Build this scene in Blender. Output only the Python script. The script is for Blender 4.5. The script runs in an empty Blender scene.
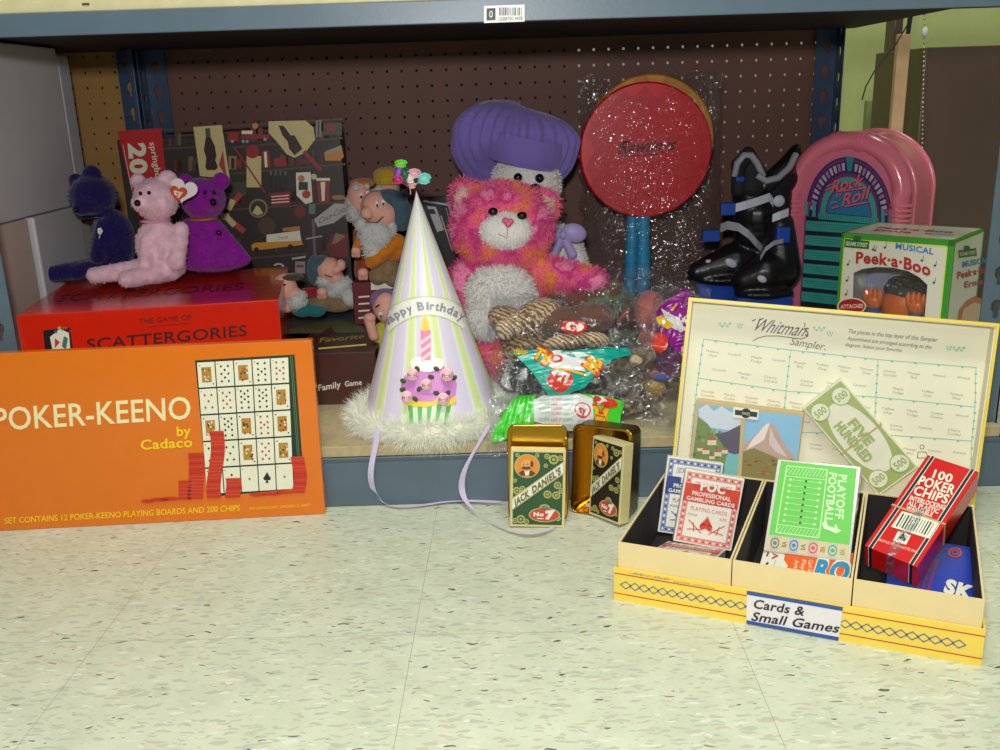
import bpy, bmesh, math, random
from mathutils import Vector, Matrix, Euler, noise
from mathutils.geometry import tessellate_polygon
random.seed(7)
SC = bpy.context.scene; COL = SC.collection
# ---------------------------------------------------------------- camera
F = 942.0; PITCH = math.radians(16.3); ROLL = math.radians(1.8); H = 0.488
fw = Vector((0, math.cos(PITCH), -math.sin(PITCH))); up0 = Vector((0, math.sin(PITCH), math.cos(PITCH))); rt0 = Vector((1, 0, 0))
cup = up0*math.cos(ROLL)+rt0*math.sin(ROLL); crt = rt0*math.cos(ROLL)-up0*math.sin(ROLL)
EYE = Vector((0, 0, H))
cd = bpy.data.cameras.new('camera'); cam = bpy.data.objects.new('camera', cd); COL.objects.link(cam)
cam.matrix_world = Matrix(((crt.x, cup.x, -fw.x, 0), (crt.y, cup.y, -fw.y, 0), (crt.z, cup.z, -fw.z, H), (0, 0, 0, 1)))
cd.sensor_width = 36; cd.lens = 36*F/1000; cd.clip_start = .01; cd.clip_end = 50
SC.camera = cam
def ray(px, py): return fw+crt*((px-500)/F)+cup*((375-py)/F)
def PY(px, py, Y): r = ray(px, py); return EYE+r*(Y/r.y)
def PZ(px, py, z): r = ray(px, py); return EYE+r*((z-H)/r.z)
# ---------------------------------------------------------------- materials
def lin(c): return tuple((v/255/12.92 if v/255 <= .04045 else ((v/255+.055)/1.055)**2.4) for v in c)+(1,)
MATS = {}
def mat(name, rgb, rough=.6, metal=0, var=.06, scale=40, bump=0, bscale=200, spec=.5, coat=0, sheen=0):
    """principled material with a procedural tone variation (and bump)"""
    if name in MATS: return MATS[name]
    m = bpy.data.materials.new(name); m.use_nodes = True; nt = m.node_tree; b = nt.nodes['Principled BSDF']
    L = nt.links.new
    tc = nt.nodes.new('ShaderNodeTexCoord'); nz = nt.nodes.new('ShaderNodeTexNoise'); nz.inputs['Scale'].default_value = scale; nz.inputs['Detail'].default_value = 3
    L(tc.outputs['Object'], nz.inputs['Vector'])
    cr = nt.nodes.new('ShaderNodeValToRGB'); c = lin(rgb)
    cr.color_ramp.elements[0].position = .3; cr.color_ramp.elements[1].position = .7
    cr.color_ramp.elements[0].color = tuple(v*(1-var) for v in c[:3])+(1,)
    cr.color_ramp.elements[1].color = tuple(min(1, v*(1+var)) for v in c[:3])+(1,)
    L(nz.outputs['Fac'], cr.inputs['Fac']); L(cr.outputs['Color'], b.inputs['Base Color'])
    b.inputs['Roughness'].default_value = rough; b.inputs['Metallic'].default_value = metal
    b.inputs['Specular IOR Level'].default_value = spec; b.inputs['Coat Weight'].default_value = coat
    b.inputs['Coat Roughness'].default_value = .08
    if sheen:
        b.inputs['Sheen Weight'].default_value = sheen; b.inputs['Sheen Roughness'].default_value = .5
    if bump:
        n2 = nt.nodes.new('ShaderNodeTexNoise'); n2.inputs['Scale'].default_value = bscale; n2.inputs['Detail'].default_value = 4
        bp = nt.nodes.new('ShaderNodeBump'); bp.inputs['Strength'].default_value = bump; bp.inputs['Distance'].default_value = .002
        L(tc.outputs['Object'], n2.inputs['Vector']); L(n2.outputs['Fac'], bp.inputs['Height']); L(bp.outputs['Normal'], b.inputs['Normal'])
    MATS[name] = m; return m
def ink(rgb, rough=.45):                      # printed colour
    return mat('ink_%02x%02x%02x' % tuple(rgb), rgb, rough, var=.03, scale=60)
def plush(name, rgb, var=.18): return mat('plush_'+name, rgb, .95, var=var, scale=90, bump=.5, bscale=500, spec=.15, sheen=.3)
def patch(name, cols, scale, rough=.95, sheen=.3):       # coloured patches (tie-dye, fur stripes)
    if name in MATS: return MATS[name]
    m = mat(name, cols[0], rough, bump=.5, bscale=500, spec=.15, sheen=sheen); nt = m.node_tree
    cr = [n for n in nt.nodes if n.type == 'VALTORGB'][0].color_ramp; nz = [n for n in nt.nodes if n.type == 'TEX_NOISE'][0]
    nz.inputs['Scale'].default_value = scale
    cr.elements[0].position = .37; cr.elements[0].color = lin(cols[0]); cr.elements[1].position = .63; cr.elements[1].color = lin(cols[-1])
    for i, c in enumerate(cols[1:-1]): e = cr.elements.new(.37+.26*(i+1)/(len(cols)-1)); e.color = lin(c)
    return m
def bands(name, c1, c2, scale, dist=4, direction='Z'):
    if name in MATS: return MATS[name]
    m = mat(name, c1, .95, bump=.4, bscale=500, spec=.15, sheen=.2); nt = m.node_tree; b = nt.nodes['Principled BSDF']
    tc = [n for n in nt.nodes if n.type == 'TEX_COORD'][0]
    w = nt.nodes.new('ShaderNodeTexWave'); w.bands_direction = direction; w.inputs['Scale'].default_value = scale; w.inputs['Distortion'].default_value = dist; w.inputs['Detail'].default_value = 2; w.inputs['Detail Scale'].default_value = 2
    cr = nt.nodes.new('ShaderNodeValToRGB'); cr.color_ramp.elements[0].position = .42; cr.color_ramp.elements[1].position = .58
    cr.color_ramp.elements[0].color = lin(c1); cr.color_ramp.elements[1].color = lin(c2)
    nt.links.new(tc.outputs['Object'], w.inputs['Vector']); nt.links.new(w.outputs['Fac'], cr.inputs['Fac']); nt.links.new(cr.outputs['Color'], b.inputs['Base Color'])
    return m
def film(name, tint=(250, 251, 252), gloss=.35, rough=.08, milky=.02):     # clear crinkled plastic
    if name in MATS: return MATS[name]
    m = bpy.data.materials.new(name); m.use_nodes = True; nt = m.node_tree; nt.nodes.clear(); L = nt.links.new
    out = nt.nodes.new('ShaderNodeOutputMaterial'); tr = nt.nodes.new('ShaderNodeBsdfTransparent'); gl = nt.nodes.new('ShaderNodeBsdfGlossy'); df = nt.nodes.new('ShaderNodeBsdfDiffuse')
    tr.inputs[0].default_value = lin(tint); gl.inputs['Roughness'].default_value = rough; df.inputs[0].default_value = (.8, .8, .8, 1)
    tc = nt.nodes.new('ShaderNodeTexCoord'); n2 = nt.nodes.new('ShaderNodeTexNoise'); n2.inputs['Scale'].default_value = 24; n2.inputs['Detail'].default_value = 2; n2.inputs['Distortion'].default_value = 3.0
    bp = nt.nodes.new('ShaderNodeBump'); bp.inputs['Strength'].default_value = 1; bp.inputs['Distance'].default_value = .010
    L(tc.outputs['Object'], n2.inputs['Vector']); L(n2.outputs['Fac'], bp.inputs['Height']); L(bp.outputs['Normal'], gl.inputs['Normal'])
    lw = nt.nodes.new('ShaderNodeLayerWeight'); lw.inputs['Blend'].default_value = .2
    ma = nt.nodes.new('ShaderNodeMath'); ma.operation = 'MULTIPLY_ADD'; ma.inputs[1].default_value = gloss; ma.inputs[2].default_value = gloss*.45; L(lw.outputs['Fresnel'], ma.inputs[0])
    m1 = nt.nodes.new('ShaderNodeMixShader'); L(ma.outputs[0], m1.inputs[0]); L(tr.outputs[0], m1.inputs[1]); L(gl.outputs[0], m1.inputs[2])
    m2 = nt.nodes.new('ShaderNodeMixShader'); m2.inputs[0].default_value = milky; L(m1.outputs[0], m2.inputs[1]); L(df.outputs[0], m2.inputs[2])
    L(m2.outputs[0], out.inputs[0]); MATS[name] = m; return m
# ---------------------------------------------------------------- mesh builder
class MB:
    def __init__(s): s.v = []; s.f = []; s.m = []; s.mats = []; s.sm = []
    def mi(s, m):
        if m not in s.mats: s.mats.append(m)
        return s.mats.index(m)
    def add(s, vs, fs, m, smooth=False):
        o = len(s.v); s.v += [Vector(v) for v in vs]; k = s.mi(m)
        for f in fs: s.f.append([i+o for i in f]); s.m.append(k); s.sm.append(smooth)
    def bm(s, b, m, smooth=False, mx=None):
        b.verts.index_update()
        s.add([(mx @ v.co) if mx else v.co.copy() for v in b.verts], [[v.index for v in f.verts] for f in b.faces], m, smooth); b.free()
    def box(s, x0, x1, y0, y1, z0, z1, m, bev=0, seg=2, mx=None):
        b = bmesh.new(); bmesh.ops.create_cube(b, size=1, matrix=Matrix.Translation(((x0+x1)/2, (y0+y1)/2, (z0+z1)/2)) @ Matrix.Diagonal((x1-x0, y1-y0, z1-z0, 1)))
        if bev: bmesh.ops.bevel(b, geom=b.edges[:], offset=bev, segments=seg, affect='EDGES', profile=.5)
        s.bm(b, m, False, mx)
    def ell(s, c, r, m, rot=None, seg=20):
        b = bmesh.new(); bmesh.ops.create_uvsphere(b, u_segments=seg, v_segments=max(6, seg//2), radius=1)
        mx = Matrix.Translation(c) @ (rot.to_4x4() if rot else Matrix()) @ Matrix.Diagonal((r[0], r[1], r[2], 1)); s.bm(b, m, True, mx)
    def cyl(s, p0, p1, r0, r1, m, seg=20, caps=True, smooth=True):
        p0 = Vector(p0); p1 = Vector(p1); d = (p1-p0); q = d.to_track_quat('Z', 'Y')
        vs = []; fs = []
        for k, (p, r) in enumerate(((p0, r0), (p1, r1))):
            for i in range(seg): a = 2*math.pi*i/seg; vs.append(p+q @ Vector((r*math.cos(a), r*math.sin(a), 0)))
        for i in range(seg): j = (i+1) % seg; fs.append([i, j, seg+j, seg+i])
        s.add(vs, fs, m, smooth)
        if caps: s.add(vs[:seg], [list(range(seg))[::-1]], m); s.add(vs[seg:], [list(range(seg))], m)
    def tube(s, pts, r, m, seg=8, closed=False):
        pts = [Vector(p) for p in pts]; n = len(pts); vs = []; fs = []
        for i, p in enumerate(pts):
            a = pts[(i-1) % n] if (closed or i) else p; b = pts[(i+1) % n] if (closed or i < n-1) else p
            q = (b-a).to_track_quat('Z', 'Y'); rr = r[i] if isinstance(r, (list, tuple)) else r
            for k in range(seg): t = 2*math.pi*k/seg; vs.append(p+q @ Vector((rr*math.cos(t), rr*math.sin(t), 0)))
        for i in range(n if closed else n-1):
            for k in range(seg): j = (i+1) % n; fs.append([i*seg+k, i*seg+(k+1) % seg, j*seg+(k+1) % seg, j*seg+k])
        s.add(vs, fs, m, True)
        if not closed: s.add(vs[:seg], [list(range(seg))[::-1]], m); s.add(vs[-seg:], [list(range(seg))], m)
    def prism(s, loops, d, m, mx, side=None):     # polygon (with holes) in xy, extruded to z=d
        tri = tessellate_polygon([[Vector((p[0], p[1], 0)) for p in l] for l in loops]); fl = [p for l in loops for p in l]
        a = [mx @ Vector((p[0], p[1], 0)) for p in fl]; b = [mx @ Vector((p[0], p[1], d)) for p in fl]
        s.add(a, [list(t) for t in tri], m); s.add(b, [list(t) for t in tri], m); o = 0
        for l in loops:
            k = len(l); vs = [a[o+i] for i in range(k)]+[b[o+i] for i in range(k)]
            s.add(vs, [[i, (i+1) % k, k+(i+1) % k, k+i] for i in range(k)], side or m); o += k
    def build(s, name, parent=None, smooth_fix=False):
        me = bpy.data.meshes.new(name); me.from_pydata([tuple(v) for v in s.v], [], s.f)
        for m in s.mats: me.materials.append(m)
        me.polygons.foreach_set('material_index', s.m); me.polygons.foreach_set('use_smooth', s.sm); me.update()
        o = bpy.data.objects.new(name, me); COL.objects.link(o)
        if parent: o.parent = parent
        return o
def tag(o, label=None, cat=None, group=None, kind=None):
    if label: o['label'] = label
    if cat: o['category'] = cat
    if group: o['group'] = group
    if kind: o['kind'] = kind
    return o
def empty(name, loc=(0, 0, 0), rot=(0, 0, 0), label=None, cat=None, group=None):
    o = bpy.data.objects.new(name, None); COL.objects.link(o); o.empty_display_size = .02
    o.location = loc; o.rotation_euler = [math.radians(a) for a in rot]; tag(o, label, cat, group)
    return o
def mxof(loc, rot): return Matrix.Translation(loc) @ Euler([math.radians(a) for a in rot]).to_matrix().to_4x4()
# ---------------------------------------------------------------- text
TC = {}
def textmesh(st, bold=0.0):
    k = (st, bold)
    if k in TC: return TC[k]
    cu = bpy.data.curves.new('t', 'FONT'); cu.body = st; cu.resolution_u = 3; cu.space_character = 1+bold*2.2; cu.offset = bold; cu.size = 1
    ob = bpy.data.objects.new('t', cu); COL.objects.link(ob)
    me = bpy.data.meshes.new_from_object(ob.evaluated_get(bpy.context.evaluated_depsgraph_get()))
    vs = [v.co.copy() for v in me.vertices]; fs = [list(p.vertices) for p in me.polygons]
    bpy.data.objects.remove(ob); bpy.data.meshes.remove(me); bpy.data.curves.remove(cu)
    x0 = min(v.x for v in vs); x1 = max(v.x for v in vs)
    cap = .73
    vs = [((v.x-x0)/(x1-x0), v.y/cap) for v in vs]; TC[k] = (vs, fs); return TC[k]
class Panel:
    """flat face of an object (frame O,u,v,n in object space); points may be given in metres on the panel (metric=True)
    or as photograph pixels, which are traced onto the panel's plane"""
    def __init__(s, mb, mx, O, u, v, n, metric=False, lay=.00025):
        s.mb = mb; s.mx = mx; s.O = Vector(O); s.u = Vector(u).normalized(); s.v = Vector(v).normalized(); s.n = Vector(n).normalized(); s.metric = metric; s.lay = lay; s.k = 0
        s.inv = mx.inverted()
    def p(s, a):
        if s.metric: return Vector(a)
        e = s.inv @ EYE; d = s.inv.to_3x3() @ ray(*a); t = (s.O-e).dot(s.n)/d.dot(s.n); q = e+d*t-s.O
        return Vector((q.dot(s.u), q.dot(s.v)))
    def W(s, q, lay): return s.O+s.u*q[0]+s.v*q[1]+s.n*(lay*s.lay)
    def poly(s, pts, m, lay=1, raw=False):
        q = [Vector(a) for a in pts] if raw else [s.p(a) for a in pts]
        tri = tessellate_polygon([[Vector((a[0], a[1], 0)) for a in q]])
        s.mb.add([s.W(a, lay) for a in q], [list(t) for t in tri], m)
    def rect(s, x0, y0, x1, y1, m, lay=1): s.poly([(x0, y0), (x1, y0), (x1, y1), (x0, y1)], m, lay)
    def disc(s, c, rx, m, lay=1, ry=None, n=20, a0=0, a1=360, inner=0):
        ry = ry or rx
        P = [(c[0]+rx*math.cos(math.radians(a0+(a1-a0)*i/n)), c[1]+ry*math.sin(math.radians(a0+(a1-a0)*i/n))) for i in range(n+(a1-a0 < 360))]
        if inner:
            n2 = len(P); I = [(c[0]+(x-c[0])*inner, c[1]+(y-c[1])*inner) for x, y in P]; q = [s.W(s.p(a), lay) for a in P+I]
            fs = [[i, (i+1) % n2, n2+(i+1) % n2, n2+i] for i in range(n2 if a1-a0 >= 360 else n2-1)]; s.mb.add(q, fs, m)
        else: s.poly(P, m, lay)
    def line(s, pts, w, m, lay=1, closed=False):
        pts = [Vector(a) for a in pts]; pts = pts+[pts[0]] if closed else pts
        for a, b in zip(pts[:-1], pts[1:]):
            d = (b-a)
            if d.length < 1e-9: continue
            t = d.normalized(); nn = Vector((-t.y, t.x))*w/2; e = t*w*.3
            s.poly([a-e+nn, b+e+nn, b+e-nn, a-e-nn], m, lay)
    def text(s, st, p0, p1, p2, m, lay=2, bold=0.0, shear=0, arc=0):
        vs, fs = textmesh(st, bold); a = s.p(p0); b = s.p(p1); c = s.p(p2); ex = b-a; ey = c-a
        out = []
        for x, y in vs:
            xx = x+shear*y; yy = y+(arc*4*xx*(1-xx))
            out.append(s.W(a+ex*xx+ey*yy, lay))
        s.mb.add(out, fs, m)
    def textc(s, st, c, w, h, m, ang=0, **k):      # centred at c, in the panel's own point units (y up if metric, else pixels)
        a = math.radians(ang); sg = 1 if s.metric else -1
        ux = Vector((math.cos(a), math.sin(a))); uy = Vector((-math.sin(a), math.cos(a)))*sg
        if not s.metric: uy = Vector((math.sin(a), -math.cos(a)))
        c = Vector(c); p0 = c-ux*w/2-uy*h/2; s.text(st, p0, p0+ux*w, p0+uy*h, m, **k)
def front(mb, mx, w, h, **k): return Panel(mb, mx, (-w/2, 0, 0), (1, 0, 0), (0, 0, 1), (0, -1, 0), **k)
def topp(mb, mx, w, h, d, **k): return Panel(mb, mx, (-w/2, 0, h), (1, 0, 0), (0, 1, 0), (0, 0, 1), **k)
def rightp(mb, mx, w, h, **k): return Panel(mb, mx, (w/2, 0, 0), (0, 1, 0), (0, 0, 1), (1, 0, 0), **k)
def place(o, pos, rot): o.location = pos; o.rotation_euler = [math.radians(a) for a in rot]; return o
# ---------------------------------------------------------------- soft bodies
def remesh(vs_fs, voxel, smooth=4):
    me = bpy.data.meshes.new('t'); me.from_pydata([tuple(v) for v in vs_fs.v], [], vs_fs.f); ob = bpy.data.objects.new('t', me); COL.objects.link(ob)
    r = ob.modifiers.new('r', 'REMESH'); r.mode = 'VOXEL'; r.voxel_size = voxel; r.use_smooth_shade = True
    sm = ob.modifiers.new('s', 'SMOOTH'); sm.factor = .5; sm.iterations = smooth
    e = bpy.data.meshes.new_from_object(ob.evaluated_get(bpy.context.evaluated_depsgraph_get()))
    V = [v.co.copy() for v in e.vertices]; Fc = [list(p.vertices) for p in e.polygons]
    bpy.data.objects.remove(ob); bpy.data.meshes.remove(me); bpy.data.meshes.remove(e); return V, Fc
class Soft:
    """a soft toy laid out around a root at (root px, depth); shapes are ellipsoids and tapered limbs fused into one skin"""
    def __init__(s, root, Y): s.root = Vector(root); s.Y = Y; s.k = Y/F*1.03; s.g = MB(); s.dum = None
    def P(s, px, py, dy=0): return PY(px, py, s.Y+dy)-s.root
    def e(s, px, py, rx, ry, rd=None, dy=0, tilt=0, g=None, m=None, seg=16):
        k = s.k; rd = rd or (rx+ry)/2; R = Matrix.Rotation(math.radians(-tilt), 3, 'Y')
        (g or s.g).ell(s.P(px, py, dy), (rx*k, rd*k, ry*k), m, R, seg); return s
    def c(s, p0, r0, p1, r1, g=None, m=None, n=7):
        a = s.P(*p0); b = s.P(*p1); k = s.k
        for i in range(n+1):
            t = i/n; r = (r0+(r1-r0)*t)*k; (g or s.g).ell(a.lerp(b, t), (r, r, r), m, None, 14)
        return s
    def skin(s, name, m, parent, voxel=1.6, fur=0, flen=4, fwid=.5, sm=4, disp=0):
        V, Fc = remesh(s.g, voxel*s.k, sm); mb = MB()
        if disp: V = [v+v.normalized()*0+Vector((noise.noise(v*60), noise.noise(v*60+Vector((9, 0, 0))), noise.noise(v*60+Vector((0, 9, 0)))))*disp*s.k for v in V]
        mb.add(V, Fc, m, True)
        if fur: tufts(mb, V, Fc, fur, flen*s.k, fwid*s.k, m)
        s.g = MB(); return mb.build(name, parent)
def tufts(mb, V, Fc, n, L, w, m, grav=.25, jit=.5):
    ar = []; tot = 0
    for f in Fc:
        a = (V[f[1]]-V[f[0]]).cross(V[f[2]]-V[f[0]]).length; tot += a; ar.append(tot)
    import bisect
    vs = []; fs = []
    for _ in range(n):
        f = Fc[min(bisect.bisect(ar, random.random()*tot), len(Fc)-1)]; a, b, c = V[f[0]], V[f[1]], V[f[2]]; d = V[f[-1]]
        p = a.lerp(b, random.random()).lerp(d.lerp(c, random.random()), random.random()); nn = (b-a).cross(c-a).normalized()
        dr = (nn+Vector([random.uniform(-jit, jit) for _ in range(3)])+Vector((0, 0, -grav))).normalized(); sd = dr.cross(Vector([random.uniform(-1, 1) for _ in range(3)])).normalized()*w
        l = L*random.uniform(.5, 1.2); o = len(vs); mid = p+dr*l*.5+sd*.3
        vs += [p-sd, p+sd, mid+sd*.8, mid-sd*.8, p+dr*l+Vector((0, 0, -grav*l*.3))]; fs += [[o, o+1, o+2, o+3], [o+3, o+2, o+4]]
    mb.add(vs, fs, m, True)
def blobmesh(name, parent, m, items):       # plain ellipsoids in one mesh (eyes etc.)
    pass
# ================================================================ setting
I4 = Matrix()
def floor_mat():
    m = bpy.data.materials.new('vinyl_tile'); m.use_nodes = True; nt = m.node_tree; b = nt.nodes['Principled BSDF']; L = nt.links.new; N = nt.nodes.new
    b.inputs['Roughness'].default_value = .38; b.inputs['Specular IOR Level'].default_value = .4
    tc = N('ShaderNodeTexCoord'); mp = N('ShaderNodeMapping'); mp.inputs['Rotation'].default_value = (0, 0, math.radians(1.2)); mp.inputs['Location'].default_value = TILE_OFF
    L(tc.outputs['Object'], mp.inputs['Vector'])
    base = N('ShaderNodeTexNoise'); base.inputs['Scale'].default_value = 18; base.inputs['Detail'].default_value = 6; base.inputs['Roughness'].default_value = .7
    L(mp.outputs[0], base.inputs['Vector']); cr = N('ShaderNodeValToRGB'); cr.color_ramp.elements[0].position = .3; cr.color_ramp.elements[1].position = .7
    cr.color_ramp.elements[0].color = lin((190, 194, 168)); cr.color_ramp.elements[1].color = lin((208, 211, 186)); L(base.outputs['Fac'], cr.inputs['Fac'])
    col = cr.outputs['Color']
    def flecks(col, rot, sx, sy, thr, prob, ramp, seed):
        m2 = N('ShaderNodeMapping'); m2.inputs['Rotation'].default_value = (0, 0, math.radians(rot)); m2.inputs['Scale'].default_value = (sx, sy, 1); m2.inputs['Location'].default_value = (seed, seed*.7, 0)
        wn = N('ShaderNodeTexNoise'); wn.inputs['Scale'].default_value = 60; L(mp.outputs[0], wn.inputs['Vector'])
        ad = N('ShaderNodeMixRGB'); ad.blend_type = 'LINEAR_LIGHT'; ad.inputs[0].default_value = .006; L(mp.outputs[0], ad.inputs[1]); L(wn.outputs['Color'], ad.inputs[2])
        L(ad.outputs[0], m2.inputs['Vector']); vo = N('ShaderNodeTexVoronoi'); vo.voronoi_dimensions = '2D'; vo.inputs['Scale'].default_value = 1; L(m2.outputs[0], vo.inputs['Vector'])
        sep = N('ShaderNodeSeparateColor'); L(vo.outputs['Color'], sep.inputs[0])
        th = N('ShaderNodeMath'); th.operation = 'LESS_THAN'; L(sep.outputs[0], th.inputs[0]); th.inputs[1].default_value = prob
        tr = N('ShaderNodeMath'); tr.operation = 'MULTIPLY'; L(sep.outputs[2], tr.inputs[0]); tr.inputs[1].default_value = thr
        ds = N('ShaderNodeMath'); ds.operation = 'LESS_THAN'; L(vo.outputs['Distance'], ds.inputs[0]); L(tr.outputs[0], ds.inputs[1])
        mu = N('ShaderNodeMath'); mu.operation = 'MULTIPLY'; L(th.outputs[0], mu.inputs[0]); L(ds.outputs[0], mu.inputs[1])
        rc = N('ShaderNodeValToRGB'); rc.color_ramp.interpolation = 'CONSTANT'
        els = rc.color_ramp.elements; els[0].color = lin(ramp[0]); els[0].position = 0; els[1].color = lin(ramp[1]); els[1].position = 1/len(ramp)
        for i in range(2, len(ramp)): e = els.new(i/len(ramp)); e.color = lin(ramp[i])
        L(sep.outputs[1], rc.inputs['Fac']); mx = N('ShaderNodeMixRGB'); L(mu.outputs[0], mx.inputs[0]); L(col, mx.inputs[1]); L(rc.outputs[0], mx.inputs[2]); return mx.outputs[0]
    pale = [(182, 184, 162), (186, 183, 158), (176, 184, 162), (212, 215, 194), (190, 184, 158)]; dark = [(90, 92, 84), (120, 118, 96), (84, 140, 108), (66, 66, 66), (150, 135, 100), (108, 104, 112)]
    col = flecks(col, 0, 55, 240, .42, .6, pale, 1); col = flecks(col, -12, 45, 200, .38, .45, pale, 21); col = flecks(col, 65, 90, 260, .34, .35, pale, 5)
    col = flecks(col, 5, 50, 200, .27, .06, dark, 3); col = flecks(col, 40, 60, 240, .24, .04, dark, 9); col = flecks(col, -35, 70, 240, .24, .035, dark, 13)
    # tile joints
    sp = N('ShaderNodeSeparateXYZ'); L(mp.outputs[0], sp.inputs[0]); acc = None
    for ax in (0, 1):
        dv = N('ShaderNodeMath'); dv.operation = 'DIVIDE'; L(sp.outputs[ax], dv.inputs[0]); dv.inputs[1].default_value = .3048
        fr = N('ShaderNodeMath'); fr.operation = 'FRACT'; L(dv.outputs[0], fr.inputs[0]); lt = N('ShaderNodeMath'); lt.operation = 'LESS_THAN'; L(fr.outputs[0], lt.inputs[0]); lt.inputs[1].default_value = .0022
        if acc: mxn = N('ShaderNodeMath'); mxn.operation = 'MAXIMUM'; L(acc.outputs[0], mxn.inputs[0]); L(lt.outputs[0], mxn.inputs[1]); acc = mxn
        else: acc = lt
    hf = N('ShaderNodeMath'); hf.operation = 'MULTIPLY'; hf.inputs[1].default_value = .7; L(acc.outputs[0], hf.inputs[0])
    jm = N('ShaderNodeMixRGB'); jm.inputs[2].default_value = lin((135, 135, 118)); L(hf.outputs[0], jm.inputs[0]); L(col, jm.inputs[1]); L(jm.outputs[0], b.inputs['Base Color'])
    return m
# joint lines pass through these floor points
ja = PZ(414, 635, 0); TILE_OFF = (0, 0, 0)
_r = Matrix.Rotation(math.radians(1.2), 2) @ Vector((ja.x, ja.y)); TILE_OFF = (-_r.x, -_r.y, 0)
g = MB(); g.add([(-3, -1.5, 0), (3, -1.5, 0), (3, 2.6, 0), (-3, 2.6, 0)], [[0, 1, 2, 3]], floor_mat()); tag(g.build('floor'), kind='structure')
WY = mat('yellow_green_paint', (196, 205, 130), .7, var=.02)
g = MB(); g.add([(-3, 2.5, 0), (3, 2.5, 0), (3, 2.5, 1.7), (-3, 2.5, 1.7)], [[0, 1, 2, 3]], WY); tag(g.build('wall_back'), kind='structure')
# ---- shelving
STEEL = mat('shelf_paint', (86, 104, 116), .38, var=.05, scale=25, bump=.05)
STEELD = mat('shelf_paint_shaded', (44, 66, 96), .4, var=.08, scale=25)  # same shelf paint, with the shade at the back put into the colour
DECK = mat('particle_board', (176, 160, 122), .7, var=.1, scale=120, bump=.2)
CREAMW = mat('cream_board', (205, 196, 150), .6, var=.06, scale=60)
UNDER = mat('shelf_underside_shade', (24, 22, 22), .7)  # near-black: the shade under the shelf is put into the colour
sh = empty('shelving_unit', (0, 1.1, 0), label='blue-grey slotted steel shelving bay with a particle board deck and pegboard back', cat='shelving')
def sp(mb, name): o = mb.build(name, sh); o.location = (0, -1.1, 0); return o
g = MB(); g.box(-.62, .62, 1.1, 1.70, .066, .08, DECK, .001); sp(g, 'deck_board')
g = MB(); g.box(-1.4, -.625, 1.12, 1.70, .066, .08, DECK, .001); sp(g, 'deck_board')
g = MB(); g.box(-1.4, 1.4, 1.098, 1.112, 0, .0655, STEEL, .002); g.box(-1.4, 1.4, 1.098, 1.13, .058, .0655, STEEL, .001); sp(g, 'kick_plate')
g = MB(); g.box(-1.4, 1.4, 1.098, 1.103, .5695, .5935, STEEL, .001); sp(g, 'front_beam'); g = MB(); g.box(-1.4, 1.4, 1.1032, 1.12, .5697, .5710, UNDER); sp(g, 'beam_return')  # the steel return carries the painted under-shelf shade
g = MB(); g.box(-1.4, .62, 1.104, 1.70, .594, .609, CREAMW, .001)
g.box(-.443, -.435, 1.1035, 1.106, .600, .6025, ink((90, 70, 50))); sp(g, 'shelf_board')
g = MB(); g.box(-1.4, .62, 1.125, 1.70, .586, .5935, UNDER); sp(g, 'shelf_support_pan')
def slotted(mb, W, Hh, pitch, m, mx, th=.002, zoff=0):
    """flange in local x (0..W), local y up (0..Hh), keyhole slots along the middle"""
    holes = []; z = zoff
    while z+pitch < Hh:
        c = W*.5; holes.append([(c-.003, z), (c+.003, z), (c+.0035, z+.008), (c+.0065, z+.012), (c+.0065, z+.019), (c+.003, z+.023), (c-.003, z+.023), (c-.0065, z+.019), (c-.0065, z+.012), (c-.0035, z+.008)]); z += pitch
    mb.prism([[(0, 0), (W, 0), (W, Hh), (0, Hh)]]+holes, th, m, mx)
UP = Matrix(((1, 0, 0), (0, 0, 1), (0, 1, 0))).to_4x4()       # local xy -> world xz
SIDE = Matrix(((0, 0, 1), (1, 0, 0), (0, 1, 0))).to_4x4()     # local xy -> world yz
def post(x, y, sgn, m, zo=0):
    mb = MB()
    slotted(mb, .036, .62, .041, m, Matrix.Translation((x if sgn > 0 else x-.036, y, 0)) @ UP, zoff=zo)
    slotted(mb, .036, .62, .041, m, Matrix.Translation((x+(.036-.002 if sgn > 0 else -.036), y if y < 1.5 else y-.036, 0)) @ SIDE)
    return sp(mb, 'post')
post(.586, 1.114, 1, STEEL, .009); post(-.586, 1.114, -1, STEEL, .02)
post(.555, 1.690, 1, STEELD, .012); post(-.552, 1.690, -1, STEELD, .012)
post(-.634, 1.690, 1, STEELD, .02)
g = MB(); g.box(-.602, -.593, 1.652, 1.688, .08, .59, STEELD, .001); sp(g, 'post_spacer')
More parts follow.
